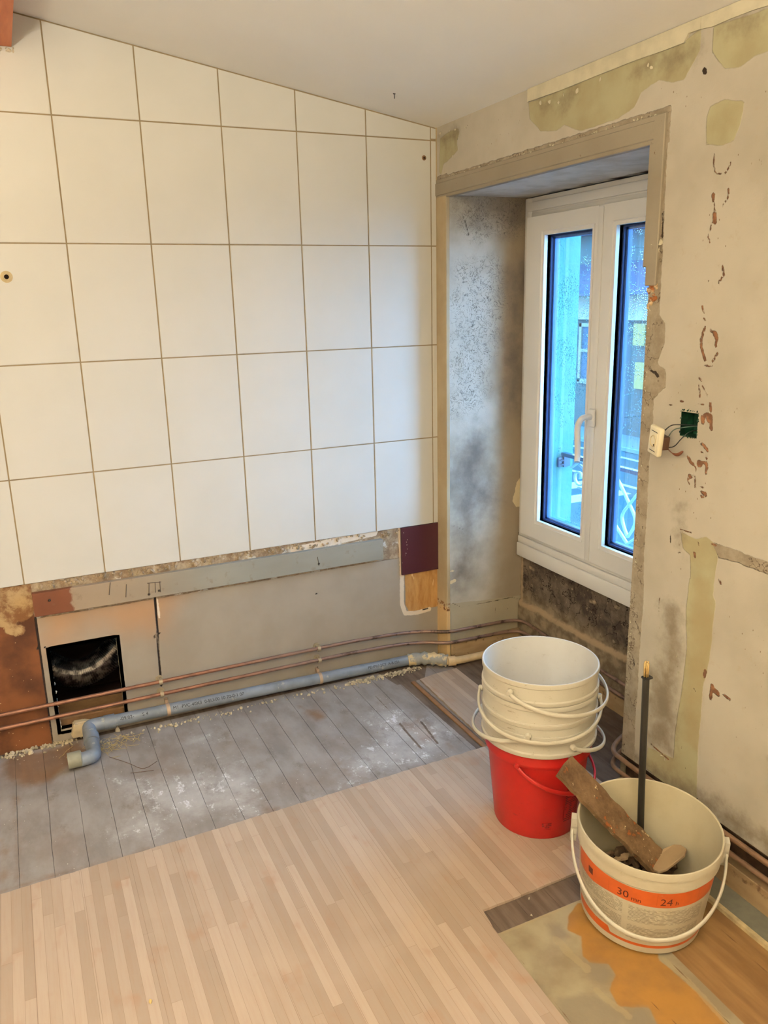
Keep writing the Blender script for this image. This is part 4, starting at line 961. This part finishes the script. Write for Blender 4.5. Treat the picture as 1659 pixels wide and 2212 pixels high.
duct('flexible_duct', [(-1.60, .26, .30), (-1.50, .24, .18), (-1.40, .22, .125), (-1.30, .22, .15), (-1.20, .24, .24), (-1.14, .26, .34)], .05, 'ribbed silver flexible duct curving through the dark wall opening')
b = bmesh.new(); box(b, -.15, .16, -.0, .12, 0, .03, .004); o = obj('timber_offcut', b, plain('brown_timber', srgb(140, 104, 70), .7)); o.location = (-1.34, .03, .028); o.rotation_euler = (0, 0, -.06); tag(o, 'flat brown timber lying inside the bottom of the dark wall opening', 'timber')
b = bmesh.new()
prism(b, [(-.035, 0, -.028), (.030, 0, -.030), (.036, 0, .020), (.006, 0, .028), (-.03, 0, .026)], (0, -.028, 0)); bmesh.ops.bevel(b, geom=list(b.edges), offset=.004, segments=2, affect='EDGES')
o = obj('plaster_block', b, plain('plaster_lump', srgb(206, 186, 152), .9, nscale=30, bump=.004)); o.location = (-1.408, -.001, .034); o.rotation_euler = (0, .12, .1); tag(o, 'broken beige lump of plaster below the dark wall opening', 'rubble')
# ---- crumbs, straw and splinters on the floor
bm = bmesh.new()
for k in range(700):
    x = random.choice((random.uniform(-2.0, -1.45), random.uniform(-1.45, -.05), random.uniform(-.45, -.1)))
    y = -.006 - abs(random.gauss(0, .016)) - (.05 if -1.36 < x < -.12 else 0); chip(bm, (x, y, FZ + .002), abs(random.gauss(.0025, .0022)) + .0014 + (.003 * random.random() if x < -1.48 else 0), .7)
for k in range(60): chip(bm, (random.uniform(-1.8, -.3), random.uniform(-.68, -.08), FZ + .001), random.uniform(.0008, .0022), .5)
o = obj('plaster_crumbs', bm, plain('pale_crumbs', srgb(206, 190, 160), .9, var=.25, nscale=60, obj=False)); tag(o, 'pale crumbs of plaster strewn along the foot of the tiled wall', 'rubble', kind='stuff')
bm = bmesh.new()
for k in range(70):
    c0 = Vector((random.gauss(-1.33, .05), random.gauss(-.115, .03), FZ + random.uniform(.002, .014))); a = random.random() * PI; L_ = random.uniform(.02, .06)
    d = Vector((math.cos(a), math.sin(a), random.uniform(-.15, .15))) * L_; d2 = Vector((-d.y, d.x, 0)) * .2; tube(bm, [c0 - d * .5, c0 + d2 * .4, c0 + d * .5], .0006, 5)
o = obj('straw_shreds', bm, plain('straw', srgb(196, 170, 110), .8)); tag(o, 'thin yellowish shreds of straw beside the drain pipe elbow', 'straw', kind='stuff')
def crumb(name, u, v, s, c_, label, cat, fl_=.4, z=0):
    q = at(u, v, 2, z); b = bmesh.new(); chip(b, (0, 0, s * fl_ * .6), s, fl_); o = obj(name, b, c_); o.location = (q[0], q[1], z); tag(o, label, cat); return o
crumb('white_flake', 255, 1580, .014, M_caulk, 'larger white flake of plaster just right of the drain elbow', 'rubble', .3, FZ)
crumb('beige_crumb', 1121, 1810, .005, M_caulk, 'small beige crumb on the laminate in front of the red bucket', 'crumb')
crumb('paint_flake', 1143, 1942, .006, M_caulk, 'pale paint flake on the dark cut-out strip, nearest to the laminate edge', 'flake', .2, FZ)
crumb('paint_flake', 1148, 1978, .006, M_caulk, 'pale paint flake on the dark cut-out strip, next to the grey board', 'flake', .2, FZ)
crumb('straw_bit', 325, 2165, .006, plain('straw2', srgb(206, 178, 120), .8), 'tiny straw coloured splinter alone on the laminate at the bottom left', 'splinter')
tw = plain('twig_brown', srgb(104, 78, 60), .8)
def twig(name, L_, label):
    P = [at(u, v, 2, FZ) + np.array([0, 0, .002]) for u, v in L_]; o_ = Vector(P[0]); b = bmesh.new(); tube(b, smoothpath([Vector(p) - o_ for p in P], 2), .0009, 6); o = obj(name, b, tw); o.location = o_; tag(o, label, 'twig')
twig('twig', [(236, 1636), (280, 1650), (310, 1665), (340, 1645)], 'long thin dark twig on the bare boards right of the drain elbow')
twig('twig', [(282, 1671), (310, 1668), (332, 1665)], 'short thin dark twig crossing the longer one on the bare boards')

# ================================================================== BUCKETS
FR = Vector((-.593, -.805, 0)).normalized(); RT = Vector((.805, -.593, 0))
def azim(deg):
    a = math.radians(deg); v = FR * math.cos(a) + RT * math.sin(a); return math.atan2(v.y, v.x)
def bucket_mat(name, c1, c2, c3):
    g = G(name, .38, .45); p = g.pos(True)
    c = g.mix(g.ss(g.noise(6, 4, vec=p), .35, .7), c1, c2)
    c = g.mix(g.m_('MULTIPLY', g.ss(g.noise(26, 6, .75, vec=g.sc(p, 1, 1, 2.5)), .60, .70), .75), c, c3)
    c = g.mix(g.ss(g.voro(55, vec=p), .07, .03), c, c3)
    g.col(c); g.bump(g.noise(120, 3, vec=p), .0002); return g.m
M_white = bucket_mat('white_bucket_plastic', srgb(200, 193, 177), srgb(190, 181, 163), srgb(150, 136, 112))
M_inner = bucket_mat('white_bucket_inside', srgb(212, 207, 199), srgb(202, 195, 186), srgb(190, 180, 168))
M_red = bucket_mat('red_bucket_plastic', (.42, .011, .008, 1), (.36, .009, .007, 1), (.20, .008, .008, 1))
def bucket_body(H, rb, rt, col_h, mat, root, inner=None, collar_r=.0045):
    b = bmesh.new(); rr_ = lambda z: rb + (rt - rb) * (z / H)
    out_ = [(0, .004), (rb - .012, .004), (rb - .008, 0), (rb - .002, .001), (rb, .006), (rr_(H - col_h) - .002, H - col_h - .002)]
    out_ += [(rt + collar_r - .001, H - col_h), (rt + collar_r, H - col_h + .002), (rt + collar_r, H - col_h + .010), (rt + .0005, H - col_h + .013), (rt + .0005, H - .016), (rt + collar_r - .0005, H - .013), (rt + collar_r, H - .006), (rt + collar_r - .001, H - .001), (rt + .002, H)]
    lathe(b, out_, 128); o = obj('body', b, mat, root, ang=35)
    b = bmesh.new(); lathe(b, [(rt + .002, H), (rt - .0008, H - .0005), (rt - .0015, H - .004), (rb - .003, .008), (rb - .012, .006), (0, .0065)], 128); obj('inner_wall', b, inner or mat, root, ang=35)
def handle(root, mat, rb_, z, a0, side, sag, out_, w=.0064, name='handle'):
    """carrying handle hanging over one side, from the boss at a0 to the opposite one"""
    n = 49; P = []
    for i in range(n):
        t_ = i / (n - 1); a = a0 + side * PI * t_; s_ = math.sin(PI * t_)
        r_ = rb_ + .004 + out_ * s_ ** .8; P.append((r_ * math.cos(a), r_ * math.sin(a), z - sag * s_ ** .75))
    b = bmesh.new(); tube(b, P, [w] * n, 10, flat=.6, up=(0, 0, 1)); obj(name, b, mat, root, smooth=True)
    for a in (a0, a0 + PI):
        c_ = Vector((math.cos(a), math.sin(a), 0)); b = bmesh.new()
        tube(b, [c_ * (rb_ - .003) + Vector((0, 0, z)), c_ * (rb_ + .006) + Vector((0, 0, z)), c_ * (rb_ + .009) + Vector((0, 0, z))], [.0085, .008, .0055], 16)
        obj('boss', b, mat, root, ang=40)
CX, CY = -.2685, -1.070
# red bucket
t = empty('red_bucket', (CX, CY, 0), 'red plastic bucket at the bottom of the stack, with the white buckets nested in it', 'bucket')
bucket_body(.282, .1185, .1465, .050, M_red, t, collar_r=.001)
handle(t, M_red, .1425, .232, azim(-21), 1, .085, .012)
b = bmesh.new()
for (t0, t1, z0, z1) in ((36, 60, .05, .21), (8, 14, .035, .055), (15, 20, .035, .055)):
    n = 8
    for r_ in range(0 if z1 - z0 > .1 else 0, 1):
        L0 = [[b.verts.new(((.1192 + .028 * z / .282 + .0006) * math.cos(azim(t0 + (t1 - t0) * i / n)), (.1192 + .028 * z / .282 + .0006) * math.sin(azim(t0 + (t1 - t0) * i / n)), z)) for i in range(n + 1)] for z in (z0, z1)]
        for i in range(n): b.faces.new((L0[0][i], L0[0][i + 1], L0[1][i + 1], L0[1][i]))
g = G('printed_label', .6, .3); p = g.pos(True); x_ = g.xyz(p)
lines = g.m_('MULTIPLY', g.ss(g.m_('ABSOLUTE', g.m_('SUBTRACT', g.m_('FRACT', g.m_('MULTIPLY', x_[2], 160)), .5)), .25, .15), g.ss(g.noise(60, 4, vec=p), .42, .5))
g.col(g.mix(lines, (.38, .016, .012, 1), (.045, .012, .012, 1))); obj('printed_panel', b, g.m, t)
# nested white buckets: one built, the others copied
HW = .200; RWT = .1535
wb = empty('white_bucket', (CX, CY, .481 - HW), 'topmost white bucket of the stack, open and empty, smudged rim', 'bucket', 'white buckets nested in the red one')
bucket_body(HW, .122, RWT, .062, M_white, wb, M_inner)
handle(wb, M_white, RWT + .0045, HW - .034, 0.0, 1, .052, .020)
wb_parts = list(wb.children)
def rot_children(o, a):
    for c_ in o.children:
        if c_.name.split('.')[0] in ('handle', 'boss'): c_.rotation_euler = (0, 0, a)
specs = [(.417, -90, 1, 'second white bucket from the top of the stack, its handle hanging down in front', .0, .0),
         (.368, 171, 1, 'third white bucket from the top of the stack, its handle looping out to the left', .0, .0),
         (.332, 35, 1, 'lowest white bucket, sitting in the red one, its handle looping out to the right', .0, .0)]
for zt, adeg, sd, lab, _, _ in specs:
    r_ = wb.copy(); COL.objects.link(r_); r_.location = (CX, CY, zt - HW); r_['label'] = lab
    for c_ in wb_parts:
        d = c_.copy(); COL.objects.link(d); d.parent = r_
    rot_children(r_, azim(adeg))
rot_children(wb, azim(-28))

# ---- label bucket with rubble
BX, BY = -.268, -1.492; H2 = .244; RB2, RT2 = .139, .1585
lb = empty('label_bucket', (BX, BY, .011), 'white bucket with an orange printed band, holding wood scraps, nearest the camera', 'bucket', rot=(.077, -.019, 0))
b = bmesh.new(); r2 = lambda z: RB2 + (RT2 - RB2) * z / H2
lathe(b, [(0, .006), (RB2 - .01, .006), (RB2 - .006, 0), (RB2 - .001, .001), (RB2, .006), (r2(.19), .190), (r2(.19) + .002, .192), (RT2 + .001, .196), (RT2 + .001, .222), (RT2 + .004, .225), (RT2 + .0045, .238), (RT2 + .003, H2), (RT2 + .001, H2 + .0005)], 160)
g = G('label_print', .42, .4); p = g.pos(True); q = g.xyz(p); z = q[2]
ang = g.m_('ARCTAN2', g.m_('ADD', g.m_('MULTIPLY', q[0], .805), g.m_('MULTIPLY', q[1], -.593)), g.m_('ADD', g.m_('MULTIPLY', q[0], -.593), g.m_('MULTIPLY', q[1], -.805)))   # 0 towards the room, + to the right
base = g.mix(g.ss(g.noise(12, 5, vec=p), .35, .7), srgb(198, 188, 166), srgb(186, 174, 150))
inl = g.m_('MULTIPLY', g.ss(ang, -1.42, -1.40), g.ss(ang, 1.24, 1.22))
def band(lo, hi): return g.m_('MULTIPLY', g.ss(z, lo - .0004, lo + .0004), g.ss(z, hi + .0004, hi - .0004))
def arng(a0, a1): return g.m_('MULTIPLY', g.ss(ang, a0 - .01, a0 + .01), g.ss(ang, a1 + .01, a1 - .01))
fr = g.m_('ABSOLUTE', g.m_('SUBTRACT', g.m_('FRACT', g.m_('MULTIPLY', z, 250)), .5))
wrd = g.ss(g.noise(75, 2, .5, vec=g.sc(p, 1.6, 1.6, 4)), .40, .47)
ln = g.m_('MULTIPLY', g.ss(fr, .30, .18), wrd)
blk = g.m_('ADD', g.m_('MULTIPLY', arng(-.33, .85), g.m_('ADD', band(.090, .134), band(.036, .078))), g.m_('MULTIPLY', arng(-1.3, -.42), g.m_('ADD', band(.100, .138), band(.046, .092))))
c = g.mix(g.m_('MULTIPLY', g.m_('MULTIPLY', ln, blk), .75), base, srgb(110, 98, 82))
ors = g.mix(g.ss(g.noise(30, 4, vec=p), .3, .7), (.58, .105, .02, 1), (.50, .09, .018, 1))
lowtop = g.m_('ADD', .144, g.m_('MULTIPLY', g.ss(ang, -.55, -1.15), -.012))
top_ = g.m_('MULTIPLY', g.ss(g.m_('SUBTRACT', z, lowtop), -.0005, .0005), g.ss(z, .1875, .1865))
c = g.mix(g.m_('MULTIPLY', top_, inl), c, ors)
lowb = g.m_('ADD', .026, g.m_('MULTIPLY', g.ss(ang, -.58, -.64), .014))
c = g.mix(g.m_('MULTIPLY', g.m_('MULTIPLY', g.ss(z, .0175, .0185), g.ss(g.m_('SUBTRACT', z, lowb), .0004, -.0004)), inl), c, ors)
dv = g.m_('ADD', g.m_('ADD', arng(-.652, -.648), arng(.048, .052)), arng(.70, .703))
c = g.mix(g.m_('MULTIPLY', g.m_('MULTIPLY', g.m_('MULTIPLY', g.ss(g.m_('ADD', z, 0), .149, .1495), g.ss(z, .182, .181)), g.m_('MINIMUM', dv, 1.0)), .55), c, srgb(120, 50, 20))
c = g.mix(g.m_('MULTIPLY', g.ss(g.noise(40, 6, .75, vec=p), .62, .68), .5), c, srgb(170, 154, 126))
g.col(c); obj('body', b, g.m, lb, ang=35)
b = bmesh.new(); lathe(b, [(RT2 + .001, H2 + .0005), (RT2 - .001, H2 - .001), (RB2 - .003, .012), (RB2 - .02, .009), (0, .009)], 128)
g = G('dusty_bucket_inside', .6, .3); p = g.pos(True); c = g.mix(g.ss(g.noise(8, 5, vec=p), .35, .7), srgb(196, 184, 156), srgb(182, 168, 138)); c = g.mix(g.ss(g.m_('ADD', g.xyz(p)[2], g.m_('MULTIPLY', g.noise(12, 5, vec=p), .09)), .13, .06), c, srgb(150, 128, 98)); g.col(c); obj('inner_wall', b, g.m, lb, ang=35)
def wrap_text(s, size, a_deg, z_):
    b = text_bm(s, size)
    xs_ = [v.co.x for v in b.verts]; mid = (min(xs_) + max(xs_)) / 2
    for v in b.verts:
        zz = z_ + v.co.y; r_ = r2(zz) + .0006; a = azim(a_deg + math.degrees((v.co.x - mid) / r_)); v.co = Vector((r_ * math.cos(a), r_ * math.sin(a), zz))
    obj('printed_text', b, M_ink2, lb)
M_ink2 = plain('dark_red_ink', srgb(86, 34, 20), .7)
wrap_text('30', .028, -24.5, .1520); wrap_text('mn', .018, -13.5, .1500)
wrap_text('24', .028, 10.5, .1520); wrap_text('h', .017, 19.5, .1520)
b = bmesh.new()                                   # hazard pictogram, a dark square
for t0, t1 in ((-61, -55),):
    L0 = [[b.verts.new(((r2(z_) + .0007) * math.cos(azim(t0 + (t1 - t0) * i / 6)), (r2(z_) + .0007) * math.sin(azim(t0 + (t1 - t0) * i / 6)), z_)) for i in range(7)] for z_ in (.150, .168)]
    for i in range(6): b.faces.new((L0[0][i], L0[0][i + 1], L0[1][i + 1], L0[1][i]))
obj('printed_mark', b, M_ink2, lb)
# handle with flat lugs
n = 61; P = []; a0 = azim(-90)
for i in range(n):
    t_ = i / (n - 1); a = azim(-92 + 178 * t_); s_ = math.sin(PI * t_)
    P.append(((RT2 + .012 + .006 * s_) * math.cos(a), (RT2 + .012 + .006 * s_) * math.sin(a), .205 - .126 * s_ ** .85))
b = bmesh.new(); tube(b, P, .0062, 10, flat=.55, up=(0, 0, 1)); obj('handle', b, M_white, lb, smooth=True)
for ad in (-92, 86):
    a = azim(ad); c_ = Vector((math.cos(a), math.sin(a), 0)); s_ = Vector((-c_.y, c_.x, 0)); b = bmesh.new()
    for (h0, h1, w0) in ((.170, .178, .011), (.205, .232, .011)):
        vs = [c_ * (RT2 + q_) + s_ * w_ + Vector((0, 0, h_)) for h_ in (h0, h1) for w_ in (-w0, w0) for q_ in (.002, .016)]
        bmesh.ops.convex_hull(b, input=[b.verts.new(v) for v in vs])
    for sgn in (-1, 1):
        vs = [c_ * (RT2 + q_) + s_ * w_ + Vector((0, 0, h_)) for h_ in (.17, .21) for w_ in (sgn * .011, sgn * .006) for q_ in (.002, .016)]
        bmesh.ops.convex_hull(b, input=[b.verts.new(v) for v in vs])
    obj('lug', b, M_white, lb)

# ---- contents of the label bucket
def plank(name, A, B, wdt, thk, mat, label, cat, up=(0, 0, 1), nick=.006, roll=0):
    A, B = Vector(A), Vector(B); ax = (B - A).normalized(); upv = Vector(up); sd_ = ax.cross(upv).normalized(); upv = sd_.cross(ax)
    if roll: m_ = Matrix.Rotation(roll, 3, ax); sd_ = m_ @ sd_; upv = m_ @ upv
    b = bmesh.new(); n = 22; prev = None; L_ = (B - A).length
    for i in range(n + 1):
        e = .6 if i in (0, n) else 1
        wl = wdt / 2 + random.uniform(-nick, nick) * .5; wr = wdt / 2 + random.uniform(-nick, nick) * .5
        off_ = ax * (random.uniform(-.012, .012) if i in (0, n) else 0)
        c0 = ax * (L_ * i / n); ring = [b.verts.new(c0 + off_ * k_ + sd_ * s__ + upv * u_) for s__, u_, k_ in ((-wl, -thk / 2, 1), (wr, -thk / 2, -1), (wr, thk / 2, -1), (-wl, thk / 2, 1))]
        mid_ = b.verts.new(c0 - off_ + upv * (thk / 2 + random.uniform(-.001, .0015))); ring = ring[:3] + [mid_] + ring[3:]
        if prev:
            for k in range(5): b.faces.new((prev[k], prev[(k + 1) % 5], ring[(k + 1) % 5], ring[k]))
        else: b.faces.new(ring)
        prev = ring
    b.faces.new(prev); o = obj(name, b, mat); o.location = A; tag(o, label, cat); return o
g = G('rotten_plank', .85, .2); p = g.pos(True)
c = g.mix(g.ss(g.noise(14, 6, .7, vec=p), .35, .65), srgb(118, 92, 64), srgb(80, 58, 38))
c = g.mix(g.ss(g.noise(60, 5, .7, vec=p), .62, .70), c, srgb(206, 182, 140)); c = g.mix(g.ss(g.noise(28, 4, vec=p), .60, .66), c, srgb(138, 78, 40))
g.col(c); g.bump(g.noise(50, 6, vec=p), .003); M_rot = g.m
plank('rotten_plank', (-.385, -1.335, .335), (-.205, -1.50, .095), .078, .011, M_rot, 'rotten brown plank leaning out of the label bucket to the upper left', 'plank', roll=.3, nick=.006)
g = plain('grey_wood', srgb(150, 124, 92), .8, nscale=30, var=.2, bump=.002)
plank('wood_scrap', (-.36, -1.44, .120), (-.22, -1.585, .088), .045, .010, plain('dark_scrap', srgb(104, 78, 56), .9, nscale=30, var=.2), 'dark wood scrap lying low in the label bucket under the leaning plank', 'scrap')
plank('wood_scrap', (-.38, -1.52, .105), (-.27, -1.60, .078), .03, .008, plain('brown_scrap', srgb(124, 92, 66), .9, nscale=30, var=.2), 'brown wood scrap by the front left wall inside the label bucket', 'scrap')
plank('lath', (-.37, -1.47, .140), (-.235, -1.45, .128), .012, .006, g, 'thin pale lath lying across inside the label bucket behind the plank', 'lath')
plank('lath', (-.345, -1.555, .118), (-.285, -1.605, .100), .008, .005, g, 'short thin splinter standing out at the front inside the label bucket', 'lath')
b = bmesh.new(); pts = [(-.055, -.010), (-.04, -.018), (.015, -.020), (.038, -.010), (.044, .004), (.036, .014), (.010, .018), (-.05, .016)]
vt = [b.verts.new((x, y, .004 + .006 * math.cos(x * 30))) for x, y in pts]; vb = [b.verts.new((x, y, -.003 + .006 * math.cos(x * 30))) for x, y in pts]; b.faces.new(vt); b.faces.new(vb[::-1])
for i in range(8): b.faces.new((vt[i], vb[i], vb[(i + 1) % 8], vt[(i + 1) % 8]))
bmesh.ops.bevel(b, geom=list(b.edges), offset=.0012, segments=1, affect='EDGES')
o = obj('tile_shard', b, plain('pale_shard', srgb(158, 132, 100), .6, nscale=20)); o.location = (-.185, -1.498, .120); o.rotation_euler = (-.25, -.12, .15); o.scale = (1.15, 1.5, 1); tag(o, 'pale rounded chunk resting against the right side inside the label bucket', 'chunk')
b = bmesh.new(); 
for k in range(90):
    a = random.random() * 2 * PI; r_ = .128 * math.sqrt(random.random()); chip(b, (BX + r_ * math.cos(a), BY + r_ * math.sin(a), .035 + random.uniform(0, .04)), random.uniform(.010, .026), .7)
o = obj('rubble_fill', b, plain('dark_rubble', srgb(104, 82, 62), .95, var=.25, nscale=25, obj=False)); tag(o, 'dark broken rubble filling the bottom of the label bucket', 'rubble', kind='stuff')
# black cable with bare copper strands
cb = empty('electric_cable', (-.207, -1.42, .10), 'stiff black cable with bare copper strands standing upright in the label bucket', 'cable')
b = bmesh.new(); tube(b, smoothpath([(0, 0, 0), (-.006, .002, .16), (-.013, 0, .32), (-.0175, 0, .472)], 2), .0082, 18); obj('sheath', b, plain('black_rubber', srgb(34, 32, 28), .4, .5), cb, smooth=True)
for k in range(7):
    a = k * PI * 2 / 6; r_ = .0045 if k < 6 else 0
    b = bmesh.new(); tube(b, [(-.0175 + r_ * math.cos(a), r_ * math.sin(a), .468), (-.0185 + r_ * 1.1 * math.cos(a), r_ * 1.1 * math.sin(a), .508 + random.uniform(-.003, .004))], .0019, 8); obj('strand', b, plain('bare_copper', srgb(206, 172, 112), .4, .5, metal=.4), cb, smooth=True)
b = bmesh.new(); box(b, -.0255, -.003, -.009, .009, .466, .4725, .002); obj('sheath_end', b, plain('black_rubber2', srgb(30, 28, 26), .5), cb)

# ================================================================== SOCKET ON THE WINDOW WALL
g = G('green_box', .5, .4); g.col(g.mix(g.ss(g.noise(40, 3), .4, .6), (.010, .060, .030, 1), (.004, .022, .012, 1)))
bx = empty('wall_box', (.02, -1.2745, 1.128), 'dark green electrical box sunk in a ragged hole in the window wall', 'electrical box')
b = bmesh.new(); y0, y1, z0, z1 = -1.302, -1.247, 1.096, 1.160
for f in (((.045, y0, z0), (.045, y1, z0), (.045, y1, z1), (.045, y0, z1)), ((0, y0, z0), (.045, y0, z0), (.045, y0, z1), (0, y0, z1)), ((0, y1, z0), (.045, y1, z0), (.045, y1, z1), (0, y1, z1)), ((0, y0, z0), (.045, y0, z0), (.045, y1, z0), (0, y1, z0)), ((0, y0, z1), (.045, y0, z1), (.045, y1, z1), (0, y1, z1))):
    b.faces.new([b.verts.new(p_) for p_ in f])
for k in range(40):
    s_ = random.choice((0, 1, 2, 3)); t_ = random.random()
    c_ = ((.001, y0, z0 + (z1 - z0) * t_), (.001, y1, z0 + (z1 - z0) * t_), (.001, y0 + (y1 - y0) * t_, z0), (.001, y0 + (y1 - y0) * t_, z1))[s_]; chip(b, c_, random.uniform(.002, .0055), .5)
bmesh.ops.translate(b, verts=b.verts, vec=(-.02, 1.2745, -1.128)); obj('box_shell', b, g.m, bx)
so = empty('power_socket', (-.052, -1.222, 1.084), 'cream power socket hanging loose by its wires beside the window opening', 'socket')
M_cr = plain('cream_plastic', srgb(234, 222, 190), .35, .5, var=.03)
SM = Matrix.Rotation(math.radians(-14), 4, 'Z') @ Matrix.Rotation(math.radians(8), 4, 'X')   # plate normal towards the room, tilted
def sp_(name, b, m, par=so, ang=30):
    bmesh.ops.transform(b, matrix=SM, verts=b.verts); return obj(name, b, m, par, ang=ang)
b = bmesh.new(); box(b, -.006, .008, -.0255, .0255, -.036, .036, .005, 4); pl_ = sp_('cover_plate', b, M_cr)
b = bmesh.new(); box(b, -.0078, -.004, -.017, .017, -.024, .024, .0015, 2); sp_('insert', b, M_cr)
for z_ in (.0245, -.0245):
    b = bmesh.new(); box(b, -.0082, -.0072, -.015, .012, z_ - .0006, z_ + .0006); sp_('seam_line', b, M_screw)
ri = []; b = bmesh.new()
for (x__, r_) in ((-.0080, .0132), (-.0092, .0126), (-.0088, .0108), (-.0030, .0100), (-.0030, .0001)):
    ri.append([b.verts.new((x__, -.001 + r_ * math.cos(a), r_ * 1.15 * math.sin(a))) for a in [2 * PI * k / 32 for k in range(32)]])
for a_, b_ in zip(ri, ri[1:]):
    for k in range(32): b.faces.new((a_[k], a_[(k + 1) % 32], b_[(k + 1) % 32], b_[k]))
sp_('recess', b, plain('socket_well', srgb(206, 186, 142), .5))
b = bmesh.new(); tube(b, [(-.0036, -.008, -.009), (-.0090, -.008, -.009)], .0030, 12); sp_('pin_hole', b, M_hole)
b = bmesh.new(); box(b, .008, .030, -.016, .014, -.022, .012, .003, 2); sp_('back_housing', b, plain('brown_housing', srgb(84, 56, 40), .6))
def wire(P, c_, nm='wire'):
    b = bmesh.new(); o_ = Vector((-.052, -1.222, 1.084)); tube(b, [Vector(p_) - o_ for p_ in smoothpath(P, 3)], .0013, 8); obj(nm, b, c_, so, smooth=True)
M_wb = plain('black_wire', srgb(28, 28, 30), .5); M_wg = plain('grey_green_wire', srgb(74, 92, 84), .5); M_wbr = plain('brown_wire', srgb(112, 64, 40), .5)
wire([(-.036, -1.232, 1.108), (-.030, -1.246, 1.124), (-.020, -1.26, 1.126), (.01, -1.275, 1.124), (.035, -1.28, 1.12)], M_wb)
wire([(-.026, -1.236, 1.092), (-.022, -1.246, 1.112), (-.012, -1.262, 1.118), (.01, -1.28, 1.122), (.035, -1.285, 1.12)], M_wg)
wire([(-.024, -1.236, 1.066), (-.018, -1.252, 1.070), (-.010, -1.262, 1.090), (.01, -1.268, 1.108), (.035, -1.275, 1.11)], M_wb)
b = bmesh.new(); P = smoothpath([(-.026, -1.236, 1.064), (-.020, -1.248, 1.052), (-.016, -1.262, 1.050), (-.014, -1.276, 1.062)], 3); n = len(P)
tube(b, [p_ - Vector((-.052, -1.222, 1.084)) for p_ in P], [.0013 + .003 * max(0, math.sin(PI * (i / n - .35) / .6)) if i / n > .35 else .0013 for i in range(n)], 8); obj('wire', b, M_wbr, so, smooth=True)

# ================================================================== LAMP (behind the camera, left) and added fill uplighter
t = empty('pendant_lamp', LAMP_POS, 'bare warm bulb hanging from the ceiling behind the camera', 'lamp')
b = bmesh.new(); tube(b, [(0, 0, .07), (0, 0, cz(LAMP_POS[0]) - LAMP_POS[2])], .003, 8); obj('cord', b, M_wb, t)
b = bmesh.new(); tube(b, [(0, 0, .045), (0, 0, .09)], .016, 16); obj('bulb_holder', b, M_cr, t)
ld = bpy.data.lights.new('bulb_light', 'POINT'); ld.energy = LAMP_E; ld.color = LAMP_COL; ld.shadow_soft_size = .07
lo = bpy.data.objects.new('bulb', ld); COL.objects.link(lo); lo.parent = t
t = empty('fill_uplighter', (-1.95, -3.0, 0), 'added floor uplighter, unseen behind the camera, brightening the ceiling', 'lamp')  # invented lamp, added out of view to brighten the ceiling
b = bmesh.new(); tube(b, [(0, 0, .0), (0, 0, 1.55)], .012, 12); obj('pole', b, M_cr, t)
b = bmesh.new(); lathe(b, [(0, 0), (.13, 0), (.13, .02), (0, .02)], 32); obj('base', b, M_cr, t)
b = bmesh.new(); lathe(b, [(.02, 1.54), (.10, 1.60), (.13, 1.68), (.125, 1.68), (.095, 1.605), (.0, 1.56)], 32); obj('shade', b, M_cr, t)
ud = bpy.data.lights.new('fill_uplight', 'AREA'); ud.shape = 'DISK'; ud.size = .2; ud.energy = UP_E; ud.color = LAMP_COL
uo = bpy.data.objects.new('fill_uplight', ud); COL.objects.link(uo); uo.parent = t; uo.location = (0, 0, 1.69); uo.rotation_euler = (PI, 0, 0)
# importance portal in the window opening (gives no light of its own)
pd = bpy.data.lights.new('window_portal', 'AREA'); pd.shape = 'RECTANGLE'; pd.size = .80; pd.size_y = 1.36
try: pd.cycles.is_portal = True
except Exception: pass
po = bpy.data.objects.new('window_portal', pd); COL.objects.link(po); po.location = (.60, -.535, 1.08)
po.rotation_euler = Vector((1, 0, 0)).to_track_quat('Z', 'Y').to_euler()   # faces the room
print('objects', len(bpy.data.objects))
